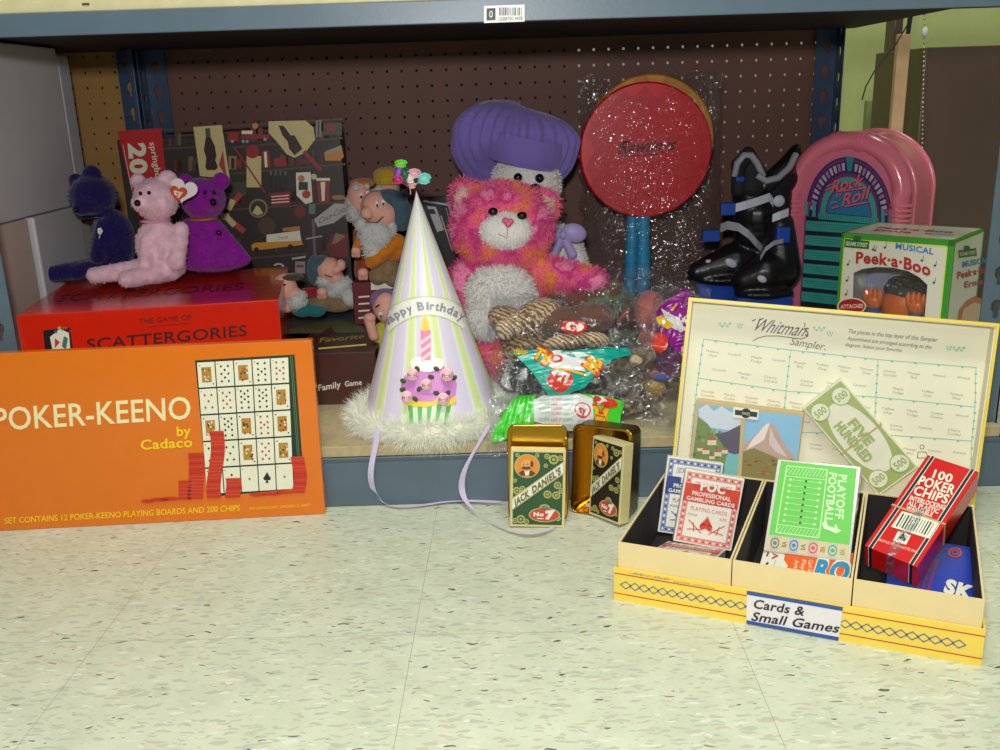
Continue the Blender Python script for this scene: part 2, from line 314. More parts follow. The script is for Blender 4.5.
# pegboards with real openings
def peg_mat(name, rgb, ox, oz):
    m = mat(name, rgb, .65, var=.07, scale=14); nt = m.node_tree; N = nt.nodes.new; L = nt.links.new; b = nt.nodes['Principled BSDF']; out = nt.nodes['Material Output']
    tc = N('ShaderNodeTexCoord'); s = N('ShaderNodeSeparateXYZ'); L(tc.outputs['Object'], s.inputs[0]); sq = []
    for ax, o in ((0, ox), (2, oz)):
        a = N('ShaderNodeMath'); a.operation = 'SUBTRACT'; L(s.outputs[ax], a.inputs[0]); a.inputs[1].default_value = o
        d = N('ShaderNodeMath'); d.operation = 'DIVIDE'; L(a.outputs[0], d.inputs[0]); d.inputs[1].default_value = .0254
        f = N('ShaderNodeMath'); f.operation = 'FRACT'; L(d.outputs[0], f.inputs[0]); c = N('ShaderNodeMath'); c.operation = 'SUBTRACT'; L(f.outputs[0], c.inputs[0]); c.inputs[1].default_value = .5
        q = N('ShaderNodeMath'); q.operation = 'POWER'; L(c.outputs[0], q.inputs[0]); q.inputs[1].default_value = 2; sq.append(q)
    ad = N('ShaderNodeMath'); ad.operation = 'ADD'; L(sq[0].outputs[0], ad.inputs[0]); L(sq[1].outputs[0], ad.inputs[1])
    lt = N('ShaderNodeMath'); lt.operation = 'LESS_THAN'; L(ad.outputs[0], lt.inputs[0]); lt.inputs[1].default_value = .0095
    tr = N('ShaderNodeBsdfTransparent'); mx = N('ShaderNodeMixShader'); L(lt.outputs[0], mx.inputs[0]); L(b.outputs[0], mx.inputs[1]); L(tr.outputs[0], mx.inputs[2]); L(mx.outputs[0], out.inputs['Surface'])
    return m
hp = PY(178, 62.6, 1.7)
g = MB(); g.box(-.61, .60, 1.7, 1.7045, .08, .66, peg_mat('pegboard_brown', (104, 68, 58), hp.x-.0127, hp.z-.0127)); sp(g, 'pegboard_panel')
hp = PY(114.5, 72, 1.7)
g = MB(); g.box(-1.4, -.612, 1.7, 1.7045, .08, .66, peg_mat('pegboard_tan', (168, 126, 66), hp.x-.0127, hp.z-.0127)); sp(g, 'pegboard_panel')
g = MB(); g.box(-.61, .135, 1.712, 1.716, .08, .66, mat('dark_hole_backing', (26, 20, 18), .8)); g.box(-1.4, -.612, 1.712, 1.716, .08, .66, mat('dark_hole_backing', (26, 20, 18), .8)); sp(g, 'added_hole_backing'); g = MB(); g.box(.15, .63, 1.93, 1.935, .08, .75, mat('pale_hole_backing', (190, 188, 176), .8)); sp(g, 'added_hole_backing')  # added boards: left holes come out dark, right ones bright
# price label on the beam
bx = PY(484, 14, 1.0975); g = MB(); pl = Panel(g, I4, (0, 1.0975, 0), (1, 0, 0), (0, 0, 1), (0, -1, 0))
PW = ink((232, 232, 226)); BK = ink((20, 20, 22))
pl.poly([(484, 6), (524.5, 4.5), (524.5, 21.5), (484, 23)], PW, 1); pl.poly([(486.5, 8.5), (495.5, 8), (495.5, 20), (486.5, 20.5)], BK, 2); pl.textc('0', (491, 14), 3.5, 7, PW, 0, lay=3)
xx = 499
while xx < 522: w = random.choice((.5, .9, 1.3)); pl.rect(xx, 7.5, xx+w, 15.5, BK, 2); xx += w+random.choice((.6, 1.1))
pl.text('12088700 4498', (498, 20.8), (522.5, 20), (498, 17), BK)
tag(sp(g, 'price_label'), 'white barcode shelf label')
# ---- things glimpsed beyond the right end of the bay
DB = mat('dark_brown_laminate', (88, 70, 58), .35, var=.12, scale=6); WOOD = mat('raw_pine', (205, 165, 125), .6, var=.12, scale=20); OL = mat('olive_board', (150, 140, 90), .5)
def slab(name, Y, x0, y0, x1, y1, d, m, label, cat, z0=0, grow=0):
    a = PY(x0, y1, Y); b = PY(x1, y0, Y); g = MB(); w = b.x-a.x+grow; h = b.z-z0; g.box(-w/2, w/2, 0, d, 0, h, m, .002); o = g.build(name); o.location = ((a.x+b.x+grow)/2, Y, z0); return tag(o, label, cat)
slab('cabinet', 1.93, 903, 45, 1000, 300, .25, DB, 'tall dark brown cabinet standing beyond the right end of the shelf', 'cabinet', grow=.5)
slab('door_jamb_post', 2.2, 880, -40, 900, 300, .05, DB, 'dark brown upright timber in front of the yellow-green wall', 'post')
slab('wooden_stick', 1.95, 888.5, 34, 899, 300, .015, WOOD, 'pale raw wood stick standing upright beside the dark cabinet', 'stick')
slab('olive_board', 2.3, 866, 100, 880, 121, .02, mat('olive_strip', (140, 150, 90), .6), 'olive green panel low on the yellow-green wall', 'panel', grow=.0)
g = MB(); a = PY(925, 0, 1.9); b = PY(922, 152, 1.9); n = 34
for i in range(n): p = a.lerp(b, i/(n-1))-b; g.ell(p, (.0022,)*3, mat('chain_brass', (200, 190, 160), .3, .8), None, 8)
g.ell((PY(925, 32, 1.9)-b), (.006, .004, .009), mat('white_plastic', (230, 230, 230), .4)); o = g.build('bead_chain'); o.location = b; tag(o, 'hanging metal bead chain in front of the dark cabinet', 'chain')
g = MB(); b = PY(860, 100, 1.88); pts = [PY(*q, 1.88)-b for q in ((914, -8), (912, 10), (908, 24), (896, 44), (884, 58), (874, 72), (866, 86), (862, 100))]; g.tube(pts, .0014, ink((25, 25, 28)))
g.cyl(PY(913, -5, 1.88)-b, PY(908, 34, 1.88)-b, .005, .004, ink((35, 35, 38))); o = g.build('electric_cable'); o.location = b; tag(o, 'thin black cable looping down in front of the yellow-green wall', 'cable')
# ---- pale cartons in the next bay, left
CW = mat('white_carton', (198, 198, 202), .5, var=.04, scale=8, bump=.08, bscale=30); CB = mat('beige_carton', (196, 186, 172), .6, var=.04, scale=8)
def carton(name, x1, y0, y1, z0, z1, m, label, yaw=0, seam=True):
    g = MB(); d = y1-y0; w = .3; g.box(-w, 0, 0, d, 0, z1-z0, m, .003)
    if seam: g.box(-w-.0005, .0005, .002, d-.002, (z1-z0)*.5, (z1-z0)*.5+.001, ink((120, 118, 120)))
    o = g.build(name); place(o, (x1, y0, z0), (0, 0, yaw)); tag(o, label, 'box', 'pale cartons in the next bay'); return o
carton('storage_carton', -.66, 1.16, 1.52, .3485, .583, CW, 'large pale grey carton, uppermost and foremost at the left end of the shelf', seam=False)
carton('storage_carton', -.668, 1.54, 1.58, .3185, .575, CW, 'narrow white carton behind the large upper grey carton', seam=False)
carton('storage_carton', -.66, 1.16, 1.345, .08, .347, CB, 'beige carton under the large grey carton, nearest the front post', seam=False)
carton('storage_carton', -.655, 1.352, 1.51, .08, .347, CW, 'grey carton under the large upper carton, behind the beige one', seam=False)
carton('storage_carton', -.66, 1.515, 1.60, .08, .317, CB, 'lower pale carton at the back, behind the dark blue bear', seam=False)
# ================================================================ boxed games
def gamebox(name, pos, rot, w, h, d, m, label, cat='box', bev=.0012, group=None, sidem=None):
    g = MB(); g.box(-w/2, w/2, 0, d, 0, h, m, bev); return g, mxof(pos, rot)
def finish(g, name, pos, rot, label, cat, group=None): o = g.build(name); place(o, pos, rot); tag(o, label, cat, group); return o
RED = ink((178, 28, 14), .3); WHT = ink((225, 222, 205)); 
# --- orange card-bingo box
OR = mat('orange_gloss_card', (220, 112, 8), .22, var=.02, coat=.5); YEL = ink((240, 205, 20)); CRM = ink((238, 226, 170)); DKG = ink((22, 45, 32)); CHIP = ink((196, 48, 26)); CHL = ink((225, 105, 70)); PC = ink((228, 226, 200)); PR = ink((170, 60, 40)); PB = ink((35, 38, 45)); GOLD = ink((176, 130, 40)); 
pos, rot = (-.4285, 1.0665, 0.0), (-3.2, 0, 2.9); W_, H_ = .413, .2205
g, mx = gamebox('x', pos, rot, W_, H_, .015, OR, '')
P = front(g, mx, W_, H_)
P.text('POKER-KEENO', (-5, 430.5), (191, 418.5), (-7, 407), CRM, bold=.012)
P.text('by', (177, 436), (191, 435), (176.6, 426), YEL, bold=.02); P.text('Cadaco', (141, 449.5), (192.5, 446.5), (140.6, 439.5), YEL, bold=.02)
P.text('SET CONTAINS 12 POKER-KEENO PLAYING BOARDS AND 200 CHIPS', (5, 523.5), (240, 510.5), (4.8, 517.3), YEL, bold=.01)
P.text('1977 CADACO INC. CHICAGO, IL. 60607', (249.5, 509.8), (310, 506), (249.4, 507), YEL)
P.poly([(195, 360.4), (294.6, 354.5), (304.5, 488), (208, 497)], DKG, 1)
for q in (290.5, 292.2): P.line([(q, 356), (q+9.5, 489)], .7, ink((80, 120, 70)), 2)
def bil(q, u, v): a = Vector(q[0]).lerp(Vector(q[1]), u); b = Vector(q[3]).lerp(Vector(q[2]), u); return a.lerp(b, v)
BQ = [(196.5, 361.8), (288.7, 356.5), (294, 489.3), (207, 494.6)]
kinds = [['K', 8, 'K', 9, 'r9'], ['r5', 'r8', 10, 10, 'K'], ['K', 10, 'K', 'r9', 'K'], [4, 5, 'K', 'r8', 'K'], [3, 2, 'r1', 'A', 'r1']]
def pips(n): return {1: [(.5, .5)], 2: [(.5, .3), (.5, .7)], 3: [(.5, .2), (.5, .5), (.5, .8)], 4: [(.3, .25), (.7, .25), (.3, .75), (.7, .75)], 5: [(.3, .25), (.7, .25), (.5, .5), (.3, .75), (.7, .75)], 8: [(.3, .2), (.7, .2), (.3, .5), (.7, .5), (.3, .8), (.7, .8), (.5, .35), (.5, .65)]}.get(n) or [(.3, .17), (.7, .17), (.3, .4), (.7, .4), (.3, .62), (.7, .62), (.3, .84), (.7, .84), (.5, .5)]+([(.5, .28)] if n == 10 else [])
for r in range(5):
    for cidx in range(5):
        def cc(u, v): return bil(BQ, (cidx+.03+.94*u)/5, (r+.03+.94*v)/5)
        P.poly([cc(0, 0), cc(1, 0), cc(1, 1), cc(0, 1)], PC, 3); k = kinds[r][cidx]
        if k == 'K':
            P.poly([cc(.22, .2), cc(.78, .2), cc(.78, .8), cc(.22, .8)], GOLD, 4)
            for q in range(9): u, v = random.uniform(.25, .7), random.uniform(.22, .75); P.poly([cc(u, v), cc(u+.14, v+.04), cc(u+.05, v+.12)], random.choice((PB, PR, PC)), 5)
            P.disc(cc(.14, .12), .8, random.choice((PB, PR)), 4, n=6); P.disc(cc(.86, .88), .8, PB, 4, n=6)
        elif k == 'A': c_ = cc(.5, .5); P.disc((c_.x-1.8, c_.y+.5), 2, PB, 4, n=10); P.disc((c_.x+1.8, c_.y+.5), 2, PB, 4, n=10); P.poly([(c_.x-3.6, c_.y+.3), (c_.x, c_.y-6), (c_.x+3.6, c_.y+.3)], PB, 5); P.poly([(c_.x, c_.y), (c_.x-1.6, c_.y+5), (c_.x+1.6, c_.y+5)], PB, 5)
        else:
            redc = isinstance(k, str); n = int(k[1:]) if redc else k
            for u, v in pips(n):
                c_ = cc(u, v); s_ = 1.25
                P.poly([(c_.x, c_.y-s_*1.2), (c_.x+s_, c_.y), (c_.x, c_.y+s_*1.2), (c_.x-s_, c_.y)], PR if redc else PB, 4)
            P.disc(cc(.12, .1), .6, PR if redc else PB, 4, n=6)
def stack(x0, x1, y0, y1, wob=0, ph=0):
    n = max(2, int((y1-y0)/3.2)); L_ = []; R_ = []
    for i in range(n+1): t = i/n; w = wob*math.sin(ph+t*5); L_.append((x0+w, y0+(y1-y0)*t)); R_.append((x1+w, y0+(y1-y0)*t-.4))
    P.poly(L_+R_[::-1], CHIP, 6)
    for a, b in zip(L_[:-1], R_[:-1]): P.line([a, b], .35, CHL if random.random() < .6 else ink((150, 30, 16)), 7)
stack(179, 191.5, 481, 499.5); stack(188.5, 204, 453.5, 499, .8); stack(209, 223, 431, 498, 2.2, .4); stack(226, 241, 478, 497.5, .6); stack(292.5, 305.5, 456.5, 493, 1.6, 5)
for x, y, a in ((148, 501, 7), (160, 499.5, 9), (170, 498.5, 10), (258, 494.5, 9), (272, 493.5, 10), (284, 492, 9)): P.disc((x, y), a, CHIP, 6, ry=1.8, n=14)
finish(g, 'card_game_box', pos, rot, 'long glossy orange card game box standing on the floor at the left', 'game box')
# --- red word-game box
pos, rot = (-.456, 1.2127, .08), (0, 0, 9); W_, H_, D_ = .330, .1605, .27
RG = mat('red_gloss_card', (216, 36, 10), .25, var=.03, coat=.4); INK = ink((62, 20, 16))
g, mx = gamebox('x', pos, rot, W_, H_, D_, RG, ''); P = front(g, mx, W_, H_)
P.text('SCATTERGORIES', (87, 350), (247, 335.5), (86.5, 338.5), INK, bold=.012)
P.text('THE GAME OF', (139, 323.8), (191.5, 319.5), (138.8, 318.5), INK); P.line([(147, 327), (190, 323)], .5, INK)
P.poly([(43, 330.5), (70, 327.5), (74, 356), (46, 358)], BK, 1); P.poly([(50, 337), (60, 328.5), (69, 333), (71, 356), (54, 357)], PC, 2)
P.poly([(55, 338), (60, 342), (55, 348)], ink((200, 50, 60)), 3); P.poly([(64, 336), (68, 338), (66, 350), (62, 346)], ink((60, 120, 110)), 3)
for i, c_ in enumerate(((60, 90, 170), (230, 160, 30), (40, 130, 80), (210, 60, 40), (90, 50, 130))): P.disc((56+i*3.4, 328.5-(i % 2)*2.2+abs(i-2)*1.5), 1.6, ink(c_), 4, n=8)
P = topp(g, mx, W_, H_, D_); P.text('SCATTERGORIES', (54, 302), (243, 289.5), (63, 294.5), ink((110, 20, 12)), bold=.01)
finish(g, 'word_game_box', pos, rot, 'red board game box under the three seated bears', 'game box')
# --- brown family game box, right of it
pos, rot = (-.2300, 1.272, .08), (0, 0, 0); W_, H_, D_ = .114, .076, .27
g, mx = gamebox('x', pos, rot, W_, H_, D_, mat('brown_card', (74, 42, 34), .35, var=.05), ''); P = front(g, mx, W_, H_)
P.text('Family', (318.5, 390.8), (341, 387), (318, 384.5), WHT, bold=.02); P.text('Game', (345, 386.5), (362, 384.5), (344.6, 381), WHT, bold=.02)
P.line([(319, 345.5+3), (366, 341.5+3)], 1.6, ink((196, 170, 80)), 1)
P = topp(g, mx, W_, H_, D_)
P.poly([(283, 334), (290, 309), (352, 304), (365, 332)], ink((88, 96, 92)), 1); P.poly([(283, 334), (300, 326), (340, 320), (363, 328), (365, 333)], ink((112, 118, 72)), 2)
P.poly([(300, 313), (330, 308), (354, 310), (345, 318), (318, 320)], ink((74, 84, 96)), 2); P.poly([(308, 318), (305, 312), (320, 310), (316, 316)], ink((60, 40, 34)), 3); P.poly([(316, 337), (331, 327), (336, 334)], ink((72, 40, 30)), 3)
for x in (292, 296, 303, 309): P.disc((x, 330.5), 2.4, ink((196, 104, 50)), 4, ry=.9, n=8)
P.text('Favorite', (319, 343), (364, 338.5), (321, 338), ink((205, 180, 90)), bold=.02)
finish(g, 'board_game_box', pos, rot, 'dark brown family board game box lying between the red box and the party hat', 'game box')
# --- puzzle box leaning at the back
pos, rot = (-.4265, 1.583, .08), (-2.0, -1.0, 0); W_, H_, D_ = .366, .3665, .04
g, mx = gamebox('x', pos, rot, W_, H_, D_, ink((44, 36, 32)), ''); P = front(g, mx, W_, H_)
SR = ink((190, 24, 24)); 
P.poly([(117.5, 131), (161.5, 128), (177, 300), (158, 300)], SR, 1)
P.text('20', (128.7, 143.5), (131.5, 174.5), (145.5, 142.5), PC, bold=.05); P.text('00', (133.5, 178), (137, 209), (150, 177), PC, bold=.05)
P.text('springbok', (149.5, 142.5), (157, 184), (156, 142), PC, bold=.015); P.line([(123, 145), (132, 190)], .5, PC, 2)
def zz(p): return (220+p[0]/7.5, 110+p[1]/7.5)      # reading grid of the lid picture
def zy(p): return (220+p[0]/7.5, 180+p[1]/7.5)
SHF = ink((88, 62, 48)); RD = ink((150, 34, 34)); CR = ink((205, 190, 130)); CK = ink((52, 24, 22)); GR = ink((40, 52, 40)); TN = ink((150, 120, 80))
for a, b in (((165, 148.5), (195, 147)), ((233, 147.5), (342, 138)), ((228, 174), (345, 164)), ((228, 210), (347, 202)), ((236, 259.5), (333, 251.5)), ((165, 130), (342, 119))): P.line([a, b], 1.8, SHF, 2)
P.line([(195, 200), (226, 212)], 2, SHF, 2)
P.poly([(193.5, 127), (222, 125), (230, 179), (200, 176)], CR, 3)      # bottle panel
P.poly([(205.3, 128.5), (210.3, 128), (210.8, 137), (215, 146), (216.6, 156), (215.5, 160), (218, 167), (216, 170), (207, 170), (205.5, 167), (206.5, 158), (204, 150), (206, 137)], CK, 4); P.poly([(205.3, 128.5), (210.3, 128), (210.8, 137), (206, 137)], ink((60, 90, 70)), 5); P.poly([(219, 165), (223, 150), (227, 178)], ink((170, 60, 50)), 4)
P.poly([(x, y) for x, y in map(zz, ((365, 85), (640, 78), (700, 130), (715, 220), (640, 320), (560, 358), (500, 330), (430, 240), (365, 170)))], CR, 4)   # fan sign
P.poly([zz(q) for q in ((440, 115), (480, 120), (530, 190), (560, 190), (620, 290), (560, 340), (520, 290), (510, 240), (470, 190))], CK, 5); P.poly([zz(q) for q in ((640, 300), (770, 440), (750, 465), (620, 320))], RD, 5); P.text('Have a Coke', zz((590, 230)), zz((660, 160)), zz((575, 205)), RD)
def R_(f, x0, y0, x1, y1, m, lay=3): P.poly([f((x0, y0)), f((x1, y0)), f((x1, y1)), f((x0, y1))], m, lay)
R_(zz, 60, 170, 140, 235, RD); R_(zz, 160, 150, 250, 200, RD); R_(zz, 160, 185, 370, 215, RD, 4); R_(zz, 165, 155, 245, 180, PC, 5); P.disc(zz((265, 120)), 3, ink((190, 130, 80)), 3)
for q in ((175, 235), (205, 235), (340, 220), (95, 235)): P.disc(zz(q), 1.7, ink((150, 150, 145)), 5, n=10)
R_(zz, 200, 345, 310, 580, CR, 3); P.disc(zz((245, 312)), 6.8, RD, 5); P.line([zz((110, 280)), zz((340, 620))], 1.6, RD, 6); R_(zz, 65, 345, 125, 445, TN); R_(zz, 85, 360, 110, 440, CK, 4); R_(zz, 120, 370, 160, 430, RD)
P.poly([zz(q) for q in ((315, 310), (365, 303), (385, 425), (325, 435))], RD, 3); P.poly([zz(q) for q in ((330, 315), (350, 312), (358, 428), (338, 430))], PC, 4); P.poly([zz(q) for q in ((400, 370), (490, 345), (505, 415), (410, 425))], RD, 3)
R_(zz, 600, 370, 680, 400, ink((110, 26, 50))); P.poly([zz(q) for q in ((780, 320), (910, 265), (930, 350), (900, 380), (790, 380))], ink((200, 128, 50)), 3); P.poly([zz(q) for q in ((790, 310), (905, 265), (915, 300), (800, 335))], ink((160, 150, 130)), 4)
R_(zz, 720, 75, 735, 205, ink((130, 140, 130))); R_(zz, 745, 75, 760, 205, ink((130, 140, 130))); R_(zz, 775, 95, 915, 190, ink((70, 72, 60))); R_(zz, 800, 110, 870, 160, RD, 4)
for q in range(4): R_(zz, 370+q*36, 470, 395+q*36, 620, ink((34, 30, 30)), 3); R_(zz, 375+q*36, 455, 390+q*36, 490, ink((90, 96, 90)), 4)
P.poly([zz(q) for q in ((375, 625), (525, 612), (530, 705), (390, 718))], RD, 4)
for q in range(3): P.line([zz((390, 650+q*23)), zz((515, 640+q*23))], 1, PC, 5)
P.poly([zz(q) for q in ((570, 470), (680, 465), (695, 690), (640, 705), (575, 640))], PC, 3); P.disc(zz((610, 515)), 3.5, ink((190, 120, 90)), 4); R_(zz, 590, 540, 660, 600, ink((50, 50, 62)), 4); P.disc(zz((648, 632)), 4.2, ink((186, 60, 40)), 5); P.disc(zz((705, 500)), 3, ink((200, 195, 150)), 4)
P.poly([zz(q) for q in ((722, 515), (825, 510), (818, 690), (742, 695))], RD, 3); R_(zz, 722, 510, 825, 530, PC, 4); P.poly([zz(q) for q in ((755, 540), (790, 538), (785, 680), (765, 682))], PC, 4); P.disc(zz((890, 655)), 7, ink((170, 110, 60)), 3, ry=2.5)
P.disc(zy((288, 212)), 9.5, TN, 4); P.disc(zy((288, 212)), 7.6, ink((50, 50, 40)), 5); P.poly([zy(q) for q in ((245, 245), (275, 190), (300, 205), (325, 250), (285, 265))], CR, 6); P.disc(zy((350, 345)), 9, ink((80, 60, 40)), 3)
for a, b in (((70, 210), (150, 110)), ((60, 285), (175, 380))): P.line([zy(a), zy(b)], 5.5, ink((178, 64, 50)), 5); P.line([zy(a), zy(((a[0]+b[0])/2-15, (a[1]+b[1])/2))], 5.6, CR, 6)
R_(zy, 0, 250, 70, 300, CR, 3); P.disc(zy((600, 240)), 6, ink((120, 34, 34)), 3)
P.poly([zy(q) for q in ((350, 410), (600, 378), (610, 455), (350, 465))], PC, 5); P.poly([zy(q) for q in ((235, 490), (260, 470), (345, 465), (610, 445), (625, 485), (245, 530))], ink((214, 146, 40)), 4); P.poly([zy(q) for q in ((470, 360), (600, 345), (600, 378), (475, 385))], ink((190, 120, 50)), 4)
for q in ((275, 522), (530, 500)): P.disc(zy(q), 2.6, BK, 6, n=12)
P.text('Coca-Cola', zy((440, 445)), zy((510, 437)), zy((440, 420)), RD, lay=6)
P.poly([zy(q) for q in ((670, 180), (715, 180), (720, 270), (770, 400), (775, 620), (660, 620), (645, 400), (665, 270))], ink((56, 34, 40)), 6); R_(zy, 668, 178, 716, 255, ink((96, 128, 118)), 7); P.line([zy((700, 300)), zy((715, 600))], 3, ink((110, 96, 104)), 7); P.line([zy((650, 440)), zy((765, 420))], 1.6, ink((170, 160, 160)), 8)
P.poly([zy(q) for q in ((705, 295), (860, 175), (970, 180), (960, 240), (860, 320), (735, 352))], ink((178, 176, 172)), 7); P.text('Coca-Cola', zy((740, 330)), zy((940, 235)), zy((730, 290)), ink((130, 60, 66)), lay=8, shear=.1)
P.poly([zy(q) for q in ((800, 500), (850, 400), (960, 400), (960, 580), (820, 570))], ink((120, 30, 30)), 4); P.poly([zy(q) for q in ((840, 480), (870, 395), (940, 420), (880, 470))], TN, 5)
P.disc(zy((440, 655)), 6, ink((185, 180, 180)), 5, inner=.6, ry=4.5, a0=-150, a1=110); R_(zy, 565, 610, 640, 700, ink((150, 146, 146)), 5); R_(zy, 575, 635, 630, 655, RD, 6)
for row, y0 in enumerate((147, 173, 208, 258)):
    for k in range(34):
        x = random.uniform(168, 338); hh = random.uniform(4, 15); ww = random.uniform(2, 6); yb = y0-(x-168)*.05-1; c_ = random.choice(((92, 30, 30), (60, 24, 24), (70, 60, 46), (36, 46, 38), (110, 92, 62), (52, 36, 30), (128, 40, 38), (40, 34, 44)))
        P.poly([(x, yb), (x+ww, yb), (x+ww, yb-hh), (x+ww*.7, yb-hh-random.uniform(0, 3)), (x, yb-hh)], ink(c_), 1)
P.line([zy((545, 590)), zy((640, 575))], 2, ink((185, 180, 180)), 5); R_(zy, 390, 620, 680, 700, ink((48, 26, 30)), 4)
R_(zz, 35, 540, 200, 640, ink((66, 62, 50)), 2)
finish(g, 'jigsaw_puzzle_box', pos, rot, 'tall puzzle box with a red side strip and soda collection picture, leaning at the back', 'puzzle box')
# --- small dark box with silver edging behind the hat, striped box and white tag
pos, rot = (-.09, 1.52, .08), (-6, 0, 14); g, mx = gamebox('x', pos, rot, .085, .262, .03, ink((30, 28, 32)), ''); P = front(g, mx, .085, .26)
SV = mat('silver_foil', (190, 192, 196), .3, .5)
P.line([(424, 201), (449, 205), (462, 262)], 2.0, SV, 1); P.poly([(427, 206), (436, 207), (444, 230), (437, 232)], SV, 1); P.line([(441, 216), (452, 250)], 1.2, SV, 1); P.line([(446, 208), (455, 240)], .8, ink((150, 150, 150)), 1); P.poly([(428, 209), (434, 209), (436, 214), (430, 214)], BK, 2)
finish(g, 'boxed_film', pos, rot, 'dark slim box with silver edging standing between the party hat and the pink bear', 'box')
pos, rot = (-.1965, 1.438, .1565), (0, 0, 0); g, mx = gamebox('x', pos, rot, .056, .067, .05, ink((100, 18, 32)), ''); P = front(g, mx, .056, .067); P.poly([(371, 282.5), (393, 281), (393, 288.5), (371, 290)], PC, 1)
for k in range(4): P.line([(359, 297+k*7), (369, 296.3+k*7)], 1.7, PC, 1)
finish(g, 'striped_carton', pos, rot, 'small maroon carton with white stripes on the brown game box', 'box')
# ================================================================ pink jukebox bank
PK = mat('pink_gloss_plastic', (228, 120, 138), .22, var=.02, coat=.4); PK2 = mat('pink_face', (214, 110, 138), .35, var=.02)
TEAL = ink((52, 158, 148)); NAVY = ink((40, 34, 88)); PURP = ink((112, 40, 104)); LAV = ink((196, 160, 190)); BLU = ink((22, 120, 160)); 
pos, rot = (.5425, 1.480, .08), (0, 0, -40); W_, H_, D_ = .196, .345, .142
jk = empty('toy_jukebox', pos, rot, 'pink plastic toy jukebox with an arched top and teal title strips', 'toy jukebox'); mx = mxof(pos, rot)
def arch(r, n=28, z0=0, H=H_, W=W_):
    zc = H-W/2; P_ = [(-r, z0)]+[(-r*math.cos(math.pi*i/n), zc+r*math.sin(math.pi*i/n)) for i in range(n+1)]+[(r, z0)]; return P_
XZ = Matrix(((1, 0, 0), (0, 0, 1), (0, 1, 0))).to_4x4()
g = MB(); g.prism([arch(W_/2-.004)], D_-.012, PK, Matrix.Translation((0, .012, 0)) @ XZ)
o = arch(W_/2-.004); 
for yy in (.045, D_-.004): g.tube([(x, yy, z) for x, z in o], .0035, PK, 8)
ob = g.build('body', jk)
for p_ in ob.data.polygons:
    if abs(p_.normal.y) < .5: p_.use_smooth = True
g = MB(); pts = [(x, .012, z) for x, z in arch(W_/2-.014, z0=.005)]; g.tube(pts, .0145, PK, 14); g.build('front_bezel', jk)
for sx in (-1, 1):
    g = MB()
    for k in range(4): g.tube([(sx*(W_/2-.014), .012, H_-W_/2-.012-k*.0075), (sx*(W_/2-.014), .012, H_-W_/2-.008-k*.0075)], .0175, PK, 14)
    g.build('column_ring', jk)
    g = MB(); g.cyl((sx*(W_/2-.014), .012, 0), (sx*(W_/2-.014), .012, .018), .019, .0165, PK); g.build('foot', jk)
g = MB(); b_ = MB(); zc = H_-W_/2
for sx in (-1, 1):
    a1 = math.radians(90-sx*9); a2 = math.radians(90-sx*16); r = W_/2-.014
    g.tube([(r*math.cos(a1), .012, zc+r*math.sin(a1)), (r*math.cos((a1+a2)/2), .012, zc+r*math.sin((a1+a2)/2)), (r*math.cos(a2), .012, zc+r*math.sin(a2))], .0165, PK, 14)
g.build('bezel_band', jk)
g = MB(); pl = arch(W_/2-.018); g.prism([pl, [(-.062, .02), (.062, .02), (.062, zc-.012), (-.062, zc-.012)]], .008, PK2, Matrix.Translation((0, .006, 0)) @ XZ)
P = Panel(g, mx, (0, .006, 0), (1, 0, 0), (0, 0, 1), (0, -1, 0)); C0 = Vector((849, 215.5)); BX = Vector((43, 4)); AX = Vector((1.7, -58.5))
def E_(s, a0=0, a1=180, n=26, dn=0): return [C0+BX*s*math.cos(math.radians(a0+(a1-a0)*i/n))+AX*s*math.sin(math.radians(a0+(a1-a0)*i/n)) for i in range(n+1)]
def half(s, m, lay, low=0): q = E_(s); P.poly([q[0]+Vector((0, low))]+q+[q[-1]+Vector((0, low))], m, lay)
half(1, NAVY, 1, 5); half(.965, PURP, 2, 5); half(.93, NAVY, 3, 4)
for i in range(26):
    a = 4+i*6.75
    if 84 < a < 96: continue
    q = [C0+(BX*math.cos(math.radians(t))+AX*math.sin(math.radians(t)))*s for s, t in ((.9, a), (.9, a+4.6), (.77, a+4.2), (.77, a+.6))]; P.poly(q, LAV if i % 3 else ink((160, 110, 160)), 4)
half(.75, NAVY, 5, 4); half(.72, PURP, 6, 4); half(.66, TEAL, 7, 4); half(.54, PURP, 8, 0); half(.50, BLU, 9, -1)
P.poly([C0+BX*-.70+Vector((0, 0)), C0+BX*.70, C0+BX*.70+Vector((0, 6)), C0-BX*.70+Vector((0, 6))], TEAL, 10)
for i in range(26): t = -.68+i*.0544; P.line([C0+BX*t+Vector((0, .6)), C0+BX*t+Vector((0, 5))], .4, NAVY, 11)
for s in (-.97, -.80, .80, .97):
    c_ = C0+BX*s; P.poly([c_+Vector((-1.7, -10)), c_+Vector((1.7, -10)), c_+Vector((1.7, 4)), c_+Vector((-1.7, 4))], TEAL, 11)
for s in (-.885, .885): P.disc(C0+BX*s+Vector((0, -8)), 2.6, ink((170, 40, 110)), 11, n=6)
P.poly([C0+AX*1.02+Vector((-4, 0)), C0+AX*1.0+Vector((4, 0)), C0+AX*.76+Vector((1.8, 0)), C0+AX*.76+Vector((-1.8, 0))], ink((20, 130, 140)), 12)
PT = ink((226, 96, 110))
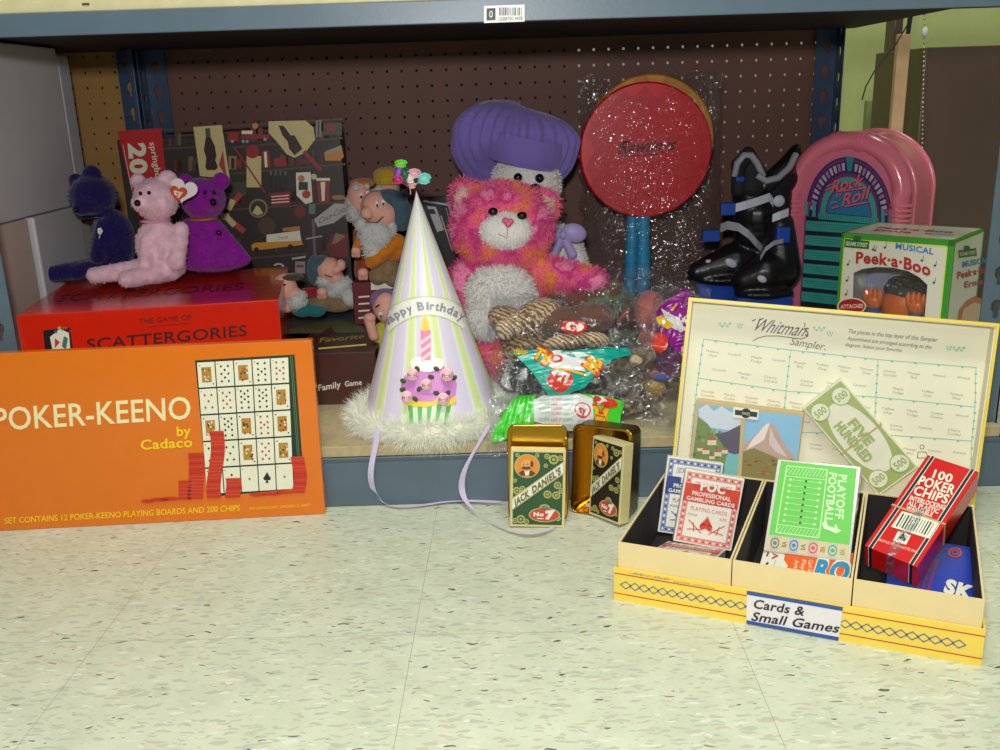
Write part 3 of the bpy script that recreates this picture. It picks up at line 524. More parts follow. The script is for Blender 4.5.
for dx, m_, ly in ((.7, NAVY, 13), (0, PT, 14)):
    P.text('Rock', (832+dx, 192.5+dx), (863+dx, 185.5+dx), (835.5+dx, 179.5+dx), m_, lay=ly, bold=.02); P.text('n', (837+dx, 197+dx), (841.5+dx, 196+dx), (838.2+dx, 192+dx), m_, lay=ly, bold=.02)
    P.text('Roll', (842.5+dx, 206+dx), (868+dx, 198+dx), (846+dx, 193+dx), m_, lay=ly, bold=.02)
    for a, b in (((838, 191.2), (864, 188)), ((846, 206), (869, 202)), ((826, 190), (832, 188)), ((828, 186.5), (832.5, 184)), ((832, 203), (838, 201.5)), ((833, 208), (839, 206.5))): P.line([(a[0]+dx, a[1]+dx), (b[0]+dx, b[1]+dx)], 1.3, m_, ly)
g.build('face_plate', jk)
g = MB(); g.box(-.0615, .0615, .0108, .0118, .018, zc-.010, ink((30, 22, 40))); g.build('recess_shade', jk)  # dark sheet behind the strips, recess shade put into its colour
for k in range(7):
    z1 = zc-.018-k*.0232; g = MB(); g.box(-.060, .060, .006, .0107, z1-.0165, z1, TEAL, .0012)
    Q = Panel(g, mx, (0, .006, 0), (1, 0, 0), (0, 0, 1), (0, -1, 0), metric=True)
    for j in range(3): Q.line([(-.055+.04*j*.2, z1-.0045-j*.0035), (.05, z1-.0045-j*.0035)], .0007, ink((30, 96, 96)), 1)
    g.build('title_strip', jk)
# ================================================================ boxed puppet toy
pos, rot = (.5275, 1.238, .08), (0, 0, -42); W_, H_, D_ = .146, .219, .128
pb = empty('boxed_puppet_toy', pos, rot, 'white and green window box holding an orange toy puppet, before the pink jukebox', 'toy box'); mx = mxof(pos, rot)
WB = mat('white_gloss_card', (226, 224, 205), .3, var=.02, coat=.2); GRN = ink((58, 150, 44)); YG = ink((222, 226, 90)); SGR = ink((30, 110, 50)); TR_ = ink((186, 44, 40)); TB = ink((40, 132, 190))
g = MB(); I_ = mx.inverted()
def wl(px):      # photo point on the front plane -> local (x,z)
    e = I_ @ EYE; d = I_.to_3x3() @ ray(*px); t = -e.y/d.y; q = e+d*t; return (q.x, q.z)
win = [wl(q) for q in ((853, 320), (853.5, 273), (862, 269), (876, 267), (892, 267.5), (908, 271), (919, 277), (927.5, 285), (926.5, 320))]
win[0] = (win[0][0]+.002, .03); win[-1] = (win[-1][0]-.002, .03)
g.prism([[(-W_/2, 0), (W_/2, 0), (W_/2, H_), (-W_/2, H_)], win], .0012, WB, XZ)
g.box(-W_/2, -W_/2+.0012, .0012, D_, 0, H_, WB); g.box(W_/2-.0012, W_/2, .0012, D_, 0, H_, WB); g.box(-W_/2, W_/2, D_-.0012, D_, 0, H_, WB); g.box(-W_/2+.0012, W_/2-.0012, .0012, D_, H_-.0012, H_, WB); g.box(-W_/2+.0012, W_/2-.0012, .0012, D_, 0, .0012, WB)
P = Panel(g, mx, (0, 0, 0), (1, 0, 0), (0, 0, 1), (0, -1, 0)); M_ = Panel(g, mx, (0, 0, 0), (1, 0, 0), (0, 0, 1), (0, -1, 0), metric=True)
w2 = W_/2; M_.rect(-w2, H_-.0075, w2, H_, GRN, 1); M_.rect(-w2, 0, -w2+.004, H_, GRN, 1); M_.rect(w2-.0075, 0, w2, H_, GRN, 1); M_.rect(-w2+.004, H_-.0092, w2-.0075, H_-.0075, YG, 1); M_.rect(-w2+.004, 0, -w2+.0056, H_-.0075, YG, 1); M_.rect(w2-.0092, 0, w2-.0075, H_-.0075, YG, 1)
def sign(P, c, w, h, ang):
    a = math.radians(ang); ux = Vector((math.cos(a), math.sin(a))); uy = Vector((-math.sin(a), math.cos(a))); c = Vector(c)
    def r_(sx, sy, m, l): P.poly([c+ux*sx*i+uy*sy*j for i, j in ((-1, -1), (1, -1), (1, 1), (-1, 1))], m, l)
    r_(w/2, h/2, YG, 2); r_(w/2*.95, h/2*.88, SGR, 3); P.disc(c-uy*h*.6, w*.17, SGR, 3, ry=h*.3, n=10)
    P.textc('SESAME STREET', tuple(c), w*.84, h*.42, PC, ang, lay=4, bold=.02)
sign(P, (857, 244), 26, 9.5, 5)
P.text('MUSICAL', (895.5, 248.5), (933.5, 254.5), (896, 242.5), TB, bold=.03)
P.text('Peek·a·Boo', (856, 263), (930.5, 276), (856.5, 251.5), TR_, bold=.035, arc=.28, lay=4)
NT = ink((70, 86, 60))
for x, y in ((876, 249), (886, 246), (849, 263), (848, 279), (923, 259), (936, 264), (935, 281), (847, 293), (874, 248)):
    P.disc((x-1, y+1.5), 1.2, NT, 3, n=8); P.line([(x, y+1.5), (x+.6, y-3)], .6, NT, 3)
P.disc((852, 306), 14.5, PC, 4, ry=8.5); P.disc((852, 306), 13.3, ink((176, 28, 34)), 5, ry=7.3); P.text('ATTACHES', (841, 308.5), (863.5, 307.5), (841, 304.5), PC, lay=6, bold=.02)
T = Panel(g, mx, (0, 0, H_), (1, 0, 0), (0, 1, 0), (0, 0, 1), metric=True)
T.rect(-w2, 0, w2, .004, GRN, 1); T.rect(-w2, 0, -w2+.004, D_, GRN, 1); T.rect(w2-.004, 0, w2, D_, GRN, 1); T.rect(-w2, D_-.004, w2, D_, GRN, 1); T.rect(-w2+.004, .004, w2-.004, .0055, YG, 1); T.rect(-w2+.004, .004, -w2+.0055, D_-.004, YG, 1); T.rect(w2-.0055, .004, w2-.004, D_-.004, YG, 1)
T.textc('Peek·a·Boo', (0, .072), .1, .018, TR_, bold=.03); T.textc('Ernie', (-.02, .045), .05, .017, TR_, bold=.03); T.textc('Musical', (.04, .045), .035, .009, TB, bold=.02)
S = Panel(g, mx, (w2, 0, 0), (0, 1, 0), (0, 0, 1), (1, 0, 0)); SM = Panel(g, mx, (w2, 0, 0), (0, 1, 0), (0, 0, 1), (1, 0, 0), metric=True)
SM.rect(0, 0, .004, H_, GRN, 1); SM.rect(0, H_-.004, D_, H_, GRN, 1); SM.rect(D_-.004, 0, D_, H_, GRN, 1); SM.rect(.004, 0, .0058, H_-.004, YG, 1); SM.rect(.004, H_-.0056, D_, H_-.004, YG, 1)
sign(S, (967, 253), 19, 8.5, -8); S.text('MUSICAL', (962, 267.5), (988, 262), (962, 261.5), TB, bold=.03); S.text('Peek·a·Boo', (957, 279), (989, 271.5), (957, 271.5), TR_, bold=.03); S.text('Ernie', (964, 288), (982, 284), (964.5, 281.5), TR_, bold=.03)
S.poly([(957, 322), (959, 310), (966, 301), (975, 296), (984, 300), (990, 322)], ink((206, 120, 66)), 2); S.poly([(960, 322), (963, 309), (974, 302), (984, 306), (986, 322)], ink((226, 190, 160)), 3)
g.build('carton', pb)
g = MB(); g.box(-w2+.002, w2-.002, D_*.82, D_*.82+.001, .002, H_-.002, ink((170, 176, 200))); g.build('backing_card', pb)
g = MB(); e0 = [(x, z) for x, z in win]; g.prism([e0], .0003, film('window_film', gloss=.12, rough=.03, milky=.02), Matrix.Translation((0, .0016, 0)) @ XZ); g.build('window_film', pb)
# plain generic puppet: orange ball head with dark hair cap and two raised mitts, no face
OS = mat('orange_vinyl', (232, 112, 30), .35, var=.03); g = MB()
def L3(px, py, dep): e = I_ @ EYE; d = I_.to_3x3() @ ray(px, py); t = (dep-e.y)/d.y; return e+d*t
c_ = L3(904, 305, .036); bx_ = MB(); g.ell(c_, (.030, .026, .034), OS, None, 24)
pu = empty('puppet', (0, 0, 0)); pu.parent = pb; g.cyl((c_.x, .04, .003), (c_.x, .04, c_.z-.02), .03, .016, ink((60, 90, 160))); g.build('head', pu)
h = MB(); h.ell(c_+Vector((.004, .004, .020)), (.034, .028, .017), mat('dark_hair_vinyl', (34, 30, 20), .5, bump=.6, bscale=300), None, 24)
for k in range(60): a = random.uniform(0, 6.28); b = random.uniform(.1, 1.2); d = Vector((math.cos(a)*math.sin(b)*.034, math.sin(a)*math.sin(b)*.028, math.cos(b)*.017)); h.ell(c_+Vector((.004, .004, .020))+d, (.0045, .0045, .004), MATS['dark_hair_vinyl'], None, 8)
h.build('hair', pu)
for cx, cy in ((873, 301), (916, 306)):
    h = MB(); q = L3(cx, cy, .014); h.ell(q, (.012, .008, .012), OS)
    for j in range(4): h.ell(q+Vector((-.010+j*.0066, -.003, .010-abs(j-1.5)*.0012)), (.0038, .0045, .0105), OS, None, 12)
    h.cyl(q-Vector((0, 0, .008)), (q.x, .03, .003), .009, .010, ink((60, 90, 160))); h.build('hand', pu)
h = MB()
# ================================================================ chocolate box with small games
BP, BR = (.2599, .7812, 0.0), (0, 0, -23.8); BW, BH, BD = .332, .0632, .214
YB = mat('yellow_printed_card', (238, 208, 84), .4, var=.02); CT = mat('cream_card', (226, 205, 150), .55, var=.03); BL_ = mat('black_liner', (28, 22, 20), .8, var=.1); RLN = ink((190, 60, 30)); BDI = ink((90, 110, 150))
cb = empty('candy_box', BP, BR, 'yellow candy box base on the floor, a three-section tray of cards and small games', 'box'); mx = mxof(BP, BR)
t_ = .0018; zt = .0365; g = MB(); w2 = BW/2
g.box(-w2, w2, 0, t_, 0, zt, YB); g.box(-w2, w2, BD-t_, BD, 0, zt, YB); g.box(-w2, -w2+t_, t_, BD-t_, 0, zt, YB); g.box(w2-t_, w2, t_, BD-t_, 0, zt, YB); g.box(-w2+t_, w2-t_, t_, BD-t_, 0, .0012, YB)
P = Panel(g, mx, (0, 0, 0), (1, 0, 0), (0, 0, 1), (0, -1, 0), metric=True)
for z in (.0075, .0295): P.rect(-w2, z, w2, z+.0011, RLN, 1)
x = -w2+.012; s = .0053; 
while x < w2-.012: P.line([(x-s, .0185), (x, .0185+s*.75), (x+s, .0185), (x, .0185-s*.75)], .0011, BDI, 1, closed=True); x += .0094
P.textc('Albert Snider', (-w2+.035, .0335), .04, .0028, BDI, shear=.2); P.textc('assorted confections', (-w2+.08, .0325), .04, .0018, BDI)
g.build('outer_tray', cb)
xs = [-w2+.0026, -.0512, .0566, w2-.0026]; e = .0008
for k in range(3):
    g = MB(); x0, x1 = xs[k]+.0006, xs[k+1]-.0006; y0, y1 = .0026, BD-.0026
    for a in ((x0, x1, y0, y0+t_), (x0, x1, y1-t_, y1), (x0, x0+t_, y0+t_, y1-t_), (x1-t_, x1, y0+t_, y1-t_)): g.box(*a, .0015, BH, CT if k != 9 else YB)
    x0 += t_; x1 -= t_; y0 += t_; y1 -= t_
    for a in ((x0, x1, y0, y0+e), (x0, x1, y1-e, y1), (x0, x0+e, y0+e, y1-e), (x1-e, x1, y0+e, y1-e)): g.box(*a, .0022, BH-.0015, BL_)
    g.box(x0, x1, y0, y1, .0015, .0030, BL_); g.build('compartment', cb)
g = MB(); st = Panel(g, mx, (0, 0, 0), (1, 0, 0), (0, 0, 1), (0, -1, 0)); q = [(747, 590), (843, 606.5), (838.5, 640), (746.5, 623)]
st.poly(q, ink((226, 222, 222)), 4); LB = ink((44, 82, 150)); st.poly([(747, 590), (843, 606.5), (842.6, 610.5), (747, 594)], LB, 5); st.poly([(746.6, 619.5), (839, 636.5), (838.5, 640), (746.5, 623)], LB, 5)
MK = ink((30, 18, 40)); st.text('Cards &', (753, 607), (804, 615), (754, 598), MK, lay=6, bold=.02, shear=.03); st.text('Small Games', (751, 619.5), (838, 632), (752, 610.5), MK, lay=6, bold=.02, shear=.03)
tag(g.build('label_sticker', cb), 'white handwritten label with blue borders')
# --- lid
LP, LR = (.3565, .998, 0.0), (-11.5, 3.2, -17.5); LW, LH, LD = .334, .253, .027
ld = MB(); mx = LMX = mxof(LP, LR); w2 = LW/2; CI = mat('cream_lid_lining', (228, 224, 196), .5, var=.015)
YL = mat('yellow_card_edge', (232, 206, 80), .4, var=.02)
for a in ((-w2, -w2+.003, 0, LD, 0, LH), (w2-.003, w2, 0, LD, 0, LH), (-w2+.003, w2-.003, 0, LD, LH-.0035, LH), (-w2+.002, w2-.002, 0, LD, 0, .002), (-w2+.002, w2-.002, LD-.002, LD, .002, LH-.002)): ld.box(*a, YL)
i0 = .0024
for a in ((-w2+.003, -w2+.0042, .002, LD-.002, .003, LH-.003), (w2-.0042, w2-.003, .002, LD-.002, .003, LH-.003), (-w2+.003, w2-.003, .002, LD-.002, LH-.0045, LH-.0033), (-w2+.003, w2-.003, .002, LD-.002, .002, .0032), (-w2+.003, w2-.003, LD-.0035, LD-.002, .003, LH-.003)): ld.box(*a, CI)
P = LIDP = Panel(ld, mx, (0, LD-.0035, 0), (1, 0, 0), (0, 0, 1), (0, -1, 0))
INKB = ink((62, 54, 50)); TG = ink((116, 190, 166)); GI = ink((150, 148, 130))
P.text('Whitman', (751, 330.5), (802, 336.5), (759, 317.5), INKB, bold=.0, shear=.02); P.text("'s", (803, 336), (808, 336), (804.5, 322.5), INKB, shear=.03)
for c_ in ((752.5, 321), (760, 320)): P.line([c_, (c_[0]+3, c_[1]-1.6)], 1.2, INKB)
P.line([(753, 341), (758, 338), (766, 336), (778, 336), (790, 337.5), (802, 339), (808, 336), (808, 332)], .8, INKB)
P.text('Sampler', (789.5, 344.5), (823, 350), (791, 336.8), ink((96, 90, 80)), bold=.0, shear=.06); P.disc((825, 349.5), .9, GI, 2, n=8)
P.text('The pieces in the top layer of this Sampler', (847.5, 333), (937, 342), (848, 328.5), INKB, shear=.01); P.text('Assortment are arranged according to the', (847, 340), (931, 349), (847.5, 336), INKB, shear=.01); P.text('diagram. Select your favorite.', (845, 346), (902, 352), (845.3, 342.5), INKB, shear=.01)
def sprig(x, y, s=1):
    P.line([(x-6*s, y+.5), (x+6*s, y-.5)], .6, TG)
    for k in range(5): P.disc((x-5*s+k*2.5*s, y+(1.6 if k % 2 else -1.6)), 1.3*s, TG, 2, n=7, ry=.9)
for x, y, s in ((725, 325, 1), (740, 326, .5), (819, 329, 1), (830, 334, .5), (949, 348, .5), (959, 349, 1)): sprig(x, y, s)
G_ = [[(703.5, 339), (790.5, 350), (878, 359.5), (976, 367.5)], [(698, 378), (786, 391), (876, 397), (975, 407)], [(693, 420), (782, 432), (874, 434), (972, 441)], [(690, 460), (780, 472), (872, 478), (970, 485)]]
def vine(a, b, n=24):
    a = Vector(a); b = Vector(b); P.line([a, b], .75, TG)
    for i in range(4): q = a.lerp(b, (i+.6)/4.2); P.disc((q.x, q.y+.8), 1.5, TG, 2, n=6, ry=1)
for r in range(4):
    for c in range(4):
        if c < 3 and r < 3: vine(G_[r][c], G_[r][c+1])
        if r < 3: vine(G_[r][c], G_[r+1][c])
wds = ['Molasses Chew', 'Vanilla Butter', 'Chocolate Covered', 'Cashew Cluster', 'Caramel', 'Toffee Chip', 'Almond', 'Pecan Cream', 'Maple Fudge', 'Cherry Cordial', 'Messenger Boy']
for r in range(3):
    for c in range(3):
        A = [G_[r][c], G_[r][c+1], G_[r+1][c+1], G_[r+1][c]]
        for j in range(2):
            n = 4-j
            for i in range(n):
                u = (i+.5+.25*j)/(n+.4*j); q = bil(A, u, .28+.44*j); w = random.choice(wds).split(' ')
                for l, s_ in enumerate(w): P.textc(s_, (q.x, q.y+l*4), min(13, 2.1*len(s_)), 2.4, GI, 7)
P.disc((922, 447), 2.5, ink((110, 105, 95)), 1, inner=.7, n=10); P.line([(918, 452), (926, 452), (928, 458), (917, 458)], .7, ink((110, 105, 95)), 1, closed=True)
o = ld.build('box_lid'); place(o, LP, LR); tag(o, 'open cream-lined lid of the chocolate box with candy diagram, leaning behind its base', 'box lid')
def on_plane(P, TL, TR, BL, thick, gap=.0006):
    """pose of a slab lying on panel P, front corners traced from the photograph"""
    a, b, c = (P.p(q) for q in (TL, TR, BL)); u = (b-a).normalized(); w = (b-a).length; v = (a-c); h = abs(v.dot(Vector((-u.y, u.x)))); base = a-Vector((-u.y, u.x))*h+u*w/2
    ang = math.atan2(u.y, u.x); R3 = LMX.to_3x3() @ Matrix.Rotation(-ang, 3, 'Y')
    org = LMX @ (P.O+P.u*base[0]+P.v*base[1]+P.n*(thick+gap)); M = Matrix.Translation(org) @ R3.to_4x4(); return M, w, h
def setm(o, M): o.location = M.to_translation(); o.rotation_euler = M.to_euler(); return o
# --- two-pack of scenic card decks
M, w, h = on_plane(LIDP, (697, 401), (803.5, 414.5), (688.5, 470), .018); h = .090
g = MB(); KR = mat('kraft_card', (196, 172, 120), .55); g.box(-w/2, w/2, 0, .018, 0, h, KR, .001); P = Panel(g, M, (0, 0, 0), (1, 0, 0), (0, 0, 1), (0, -1, 0))
SKY = ink((120, 178, 206)); SNW = ink((196, 206, 214)); MGR = ink((112, 134, 70)); MDK = ink((84, 76, 92)); RRF = ink((184, 84, 56)); ROCK = ink((186, 156, 140)); TW = ink((110, 180, 180)); OLV = ink((130, 120, 62))
P.poly([(699, 404), (743, 409), (740, 480), (690, 480)], SKY, 1); P.poly([(801.5, 416), (746, 410), (741, 480), (796, 480)], ink((132, 184, 212)), 1)
P.poly([(699, 409), (707, 404), (714, 411), (722, 406), (730, 412), (742, 414), (741, 432), (699, 426)], SNW, 2); P.poly([(742, 424), (726, 432), (712, 434), (722, 450), (740, 456)], MDK, 3); P.poly([(698, 416), (708, 424), (718, 438), (728, 452), (724, 480), (690, 480)], MGR, 4); P.poly([(726, 456), (741, 453), (740, 482), (722, 482)], TW, 5)
for x, y, s in ((712, 440, 5), (706, 450, 4), (718, 452, 4), (725, 450, 3.4), (700, 448, 3), (712, 456, 3)): P.poly([(x-s, y), (x, y-s*.9), (x+s, y)], RRF, 6); P.poly([(x-s*.9, y), (x+s*.9, y), (x+s*.9, y+s), (x-s*.9, y+s)], ink((214, 200, 170)), 6)
for k in range(40): P.disc((random.uniform(694, 722), random.uniform(430, 474)), random.uniform(.8, 2), random.choice((ink((90, 112, 56)), ink((140, 156, 86)))), 5, n=7)
P.poly([(744, 444), (752, 438), (760, 430), (766, 424), (770, 423), (775, 426), (782, 440), (790, 452), (797, 460), (797, 480), (742, 480)], ROCK, 2); P.poly([(766, 424), (770, 423), (764, 440), (754, 446), (746, 450), (752, 440)], ink((226, 214, 204)), 3); P.poly([(770, 426), (774, 436), (780, 446), (788, 458), (776, 452), (769, 444)], ink((206, 190, 184)), 3)
P.poly([(742, 452), (754, 448), (768, 454), (782, 460), (797, 464), (797, 484), (741, 484)], OLV, 4)
for k in range(30): P.disc((random.uniform(744, 794), random.uniform(458, 474)), random.uniform(1, 2.6), random.choice((ink((160, 130, 60)), ink((96, 110, 52)), ink((160, 80, 50)))), 5, n=7, ry=1)
P.poly([(741.5, 409), (745.5, 409.5), (741, 482), (737.5, 482)], KR, 7)
P.poly([(733.5, 406.5), (759, 409.5), (758, 420), (733, 417)], PC, 8); P.poly([(735, 409.5), (757.5, 412), (757, 417), (735, 414.5)], BK, 9); P.disc((746, 413), 5, BK, 9, ry=5, n=14); P.textc('SWISS', (746, 413.3), 8, 3, PC, 6, lay=10)
setm(g.build('scenic_card_decks'), M); o = COL.objects[-1]; tag(o, 'double pack of playing cards with two mountain pictures, inside the cream lid', 'playing cards')
# --- play-money pad, tilted
M, w, h = on_plane(LIDP, (802, 407), (840, 377.5), (884, 489), .012)
g = MB(); PP = mat('pale_paper', (222, 222, 196), .6); g.box(-w/2, w/2, 0, .012, 0, h, PP, .0005); P = Panel(g, M, (0, 0, 0), (1, 0, 0), (0, 0, 1), (0, -1, 0)); MP = Panel(g, M, (0, 0, 0), (1, 0, 0), (0, 0, 1), (0, -1, 0), metric=True)
MG = ink((156, 172, 96)); e = .002
MP.rect(-w/2+e, e, w/2-e, h-e, MG, 1); MP.disc((0, h/2), w*.40, PP, 2, ry=h*.37, n=30)
for sx in (-1, 1):
    for sy in (.075, .925):
        MP.disc((sx*w*.27, h*sy+(.006 if sy < .5 else -.006)), w*.2, PP, 3, ry=w*.2); MP.disc((sx*w*.27, h*sy+(.006 if sy < .5 else -.006)), w*.2, MG, 4, ry=w*.2, inner=.9); MP.textc('500', (sx*w*.27, h*sy+(.006 if sy < .5 else -.006)), w*.26, w*.15, MG, -90 if 0 else 0, lay=4, bold=.03)
MP.textc('FIVE', (w*.10, h*.53), h*.26, w*.2, MG, -90, lay=5, bold=.05); MP.textc('HUNDRED', (-w*.15, h*.5), h*.42, w*.2, MG, -90, lay=5, bold=.05)
RB = mat('rubber_band', (186, 160, 110), .6)
mp = setm(g.build('play_money_pad'), M); tag(mp, 'wad of green five-hundred play money held by a rubber band, tilted in the cream lid', 'play money')
g = MB(); g.box(-w/2-.001, w/2+.001, -.0008, .0128, h*.47, h*.47+.0022, RB); g.build('rubber_band', mp)
# --- card decks in the tray
def deck(pos, rot, w, h, d, label, name='playing_card_deck', m=None): 
    g = MB(); g.box(-w/2, w/2, 0, d, 0, h, m or WB, .0008); return g, mxof(pos, rot)
def poker_deck(pos, rot, c, label, w=.0628, h=.088, d=.013, name='playing_card_deck', c2=None):
    g, mx = deck(pos, rot, w, h, d, label); P = Panel(g, mx, (-w/2, 0, 0), (1, 0, 0), (0, 0, 1), (0, -1, 0), metric=True); m = ink(c); ml = ink(c2 or tuple(int(v*.5+110) for v in c))
    P.rect(.002, .002, w-.002, h-.002, ml, 1)
    n = 15; nn = 22
    for i in range(n):
        for j in range(nn):
            x = .003+(w-.006)*(i+.5)/n; z = .003+(h-.006)*(j+.5)/nn
            if .008 < x < w-.008 and .008 < z < h-.008: continue
            s = .0015; P.poly([(x-s, z), (x, z+s), (x+s, z), (x, z-s)], m if (i+j) % 2 else WHT, 2)
    P.rect(.008, .008, w-.008, h-.008, WHT, 3)
    P.textc('DELAND\'S OLD VEGAS', (w/2, h-.016), w*.62, .0045, m, lay=4, arc=.5); P.rect(.012, h-.0125, w-.012, h-.0115, ml, 4); P.rect(.002, .046, w-.002, .066, m, 4); P.textc('POC', (w/2, .0655), w*.42, .010, WHT, lay=6, bold=.05)
    P.textc('PROFESSIONAL', (w/2, .0560), w*.66, .0046, WHT, lay=6, bold=.03); P.textc('GAMBLING CARDS', (w/2, .0498), w*.82, .0042, WHT, lay=6, bold=.03)
    P.textc('PLAYING CARDS', (w/2, .0395), w*.62, .0045, m, lay=4); P.textc('POKER', (w*.24, .0325), w*.16, .003, m, lay=4); P.textc('SIZE', (w*.76, .0325), w*.12, .003, m, lay=4)
    P.poly([(w/2, .034), (w/2+.006, .024), (w/2+.004, .019), (w/2-.004, .019), (w/2-.006, .024)], ml, 4); P.disc((w/2-.0035, .0215), .0035, m, 5, n=12); P.disc((w/2+.0035, .0215), .0035, m, 5, n=12); P.poly([(w/2-.006, .023), (w/2, .0315), (w/2+.006, .023)], m, 5)
    for sx in (-1, 1): P.line([(w/2+sx*.004, .014), (w/2+sx*.019, .026)], .001, m, 5); P.line([(w/2+sx*.004, .018), (w/2+sx*.019, .016)], .001, m, 5); P.line([(w/2+sx*.012, .0145), (w/2+sx*.014, .024)], .001, m, 5)
    return finish(g, name, pos, rot, label, 'playing cards')
poker_deck((.2051, .9770, .0045), (-14.5, 7.3, -8.4), (30, 56, 128), 'white and blue boxed card deck standing at the back of the left tray section')
poker_deck((.2125, .9230, .0185), (-12, 9.5, -8), (206, 66, 46), 'white and red boxed card deck standing upright in front of the blue one', h=.080)
poker_deck((.1743, .8500, .0450), (-108, 0, -23.2), (196, 60, 44), 'red and white card deck lying flat at the front of the left tray section', d=.0175)
# --- football card game, middle section
pos, rot = (.3054, .8661, .0327), (-45, -2.9, -27.4); w, h, d = .0849, .1048, .015
g, mx = deck(pos, rot, w, h, d, '', m=mat('clear_case', (206, 206, 190), .15, coat=.5)); P = Panel(g, mx, (0, 0, 0), (1, 0, 0), (0, 0, 1), (0, -1, 0))
FG = ink((96, 196, 66)); FW = ink((206, 232, 180)); P.poly([(781, 461), (857, 468.5), (849.5, 545), (769, 534.5)], FG, 1)
QF = [(787, 466), (827.5, 470), (819, 538), (776, 532.5)]; P.line(QF, 1, FW, 2, closed=True)
P.line([bil(QF, 0, .15), bil(QF, 1, .15)], .7, FW, 2); P.line([bil(QF, 0, .88), bil(QF, 1, .88)], .7, FW, 2)
for k in range(12):
    for v0 in (0, .88): P.line([bil(QF, k/12, v0+.12), bil(QF, min(1, k/12+.08), v0+.02)], .5, FW, 2)
for k in range(8):
    v = .2+k*.088; P.line([bil(QF, .12, v), bil(QF, .9, v)], .4, FW, 2); P.disc(bil(QF, .14, v), 1.3, FW, 3, n=8); P.disc(bil(QF, .86, v), 1.3, FW, 3, n=8); P.disc(bil(QF, .52, v), 1.3, ink((50, 60, 50)), 3, n=8)
P.text('PLAYOFF', (839, 474.5), (835, 518.5), (847.5, 475.5), FW, bold=.03); P.text('FOOTBALL', (829.5, 472.5), (824.5, 522), (837.5, 473.5), FW, bold=.03)
P.poly([(822, 524), (826, 520), (828, 526), (834, 528), (836, 524), (838, 529), (842, 531), (836, 534), (830, 531), (824, 529)], FW, 3)
# end flap with little emblems
d_ = d; d = .0185; Bm = Panel(g, mx, (0, 0, 0), (1, 0, 0), (0, 0, 1), (0, -1, 0), metric=True); Bm.rect(-w/2+.002, .001, w/2-.002, d-.001, ink((206, 188, 142)), 1)
for k, c_ in enumerate(((120, 110, 70), (90, 90, 60), (90, 110, 140), (60, 70, 90), (190, 80, 60), (180, 90, 60), (90, 150, 90), (90, 150, 90))):
    x = -w/2+.0105+k*.0095
    if k % 2 == 0: Bm.rect(x-.005, .0015, x+.0045, d-.0015, ink(tuple(int(v*.35+140) for v in c_)), 2); Bm.disc((x, d*.5), .0045, ink(c_), 3, inner=.75, ry=.006); Bm.disc((x, d*.5), .002, ink(c_), 3)
    else: Bm.textc('VIII'[:2+k % 3], (x, d*.5), .006, .005, ink(c_), -90, lay=3)
finish(g, 'football_card_game', pos, rot, 'green football card game in a clear case, propped in the middle tray section', 'card game')
# --- bird card game under it
pos, rot = (.2932, .8420, .0225), (-72.8, -5.5, -27.0); w, h, d = .0850, .060, .017
g, mx = deck(pos, rot, w, h, d, '', m=ink((222, 220, 200))); P = Panel(g, mx, (0, 0, 0), (1, 0, 0), (0, 0, 1), (0, -1, 0))
P.poly([(786, 546), (860, 554), (857, 590), (782, 585), (783, 573), (788, 566), (784, 560)], ink((232, 98, 40)), 1); RBL = ink((50, 140, 180))
P.text('RO', (811, 579.5), (848, 583.5), (818, 557), PC, lay=2, bold=.09) ; P.text('RO', (812.5, 578), (847, 582), (818.5, 559.5), RBL, lay=3, bold=.05)
for q, s_ in ((795, 'Ages 10'), (802, 'Players'), (809, 'Card Game')): P.text(s_, (q, 560), (q-2, 578), (q+4.5, 560.5), ink((246, 200, 150)), lay=2, bold=.02)
P.text('6', (765, 571), (771, 571), (764, 562), BK, bold=.02); P.text('17', (766, 556), (777, 561), (768, 551), ink((180, 60, 50)), bold=.02); P.line([(770, 575), (776, 560)], .6, ink((150, 140, 110)))
finish(g, 'bird_card_game', pos, rot, 'orange and white card game box under the green football game', 'card game')
# --- poker chip box, right section
pos, rot = (.3668, .8105, .0590), (-65.5, 6.5, -44.5); w, h, d = .0515, .140, .029
RC = mat('red_chip_card', (206, 24, 22), .3, var=.03, coat=.3); g, mx = deck(pos, rot, w, h, d, '', m=RC); P = Panel(g, mx, (0, 0, 0), (1, 0, 0), (0, 0, 1), (0, -1, 0)); MM = Panel(g, mx, (-w/2, 0, 0), (1, 0, 0), (0, 0, 1), (0, -1, 0), metric=True)
for x in (.0045, w-.0075): MM.rect(x, 0, x+.0028, h, BK, 1); MM.rect(x-.0007, 0, x, h, WHT, 1); MM.rect(x+.0028, 0, x+.0035, h, WHT, 1)
Fm = Panel(g, mx, (-w/2, 0, 0), (1, 0, 0), (0, 1, 0), (0, 0, -1), metric=True)
for x in (.0045, w-.0075): Fm.rect(x, 0, x+.0028, d, BK, 1); Fm.rect(x-.0007, 0, x, d, WHT, 1)
P.text('100', (932, 477.5), (951, 483), (935, 469.5), PC, bold=.03); P.text('POKER', (917.5, 484.5), (953, 495), (921.5, 475.5), PC, bold=.03); P.text('CHIPS', (912.5, 494), (946.5, 504), (916.5, 485.5), PC, bold=.03)
P.text('INTERLOCKING', (909, 500), (944, 510), (911, 495.6), PC, bold=.03); P.text('ALL PLASTIC', (907, 505), (938, 514), (909, 500.6), PC, bold=.03); P.text('WASHABLE', (905.5, 509.5), (932, 517), (907, 505.6), PC, bold=.03)
P.poly([(902, 511.5), (940, 522), (929, 539), (891, 527)], PC, 2)
for k in range(12): a = Vector((903.5, 514.5)).lerp(Vector((934, 523.5)), k/11); P.line([a, a+Vector((-7, 12))], random.choice((.6, 1.1, 1.5)), BK, 3)
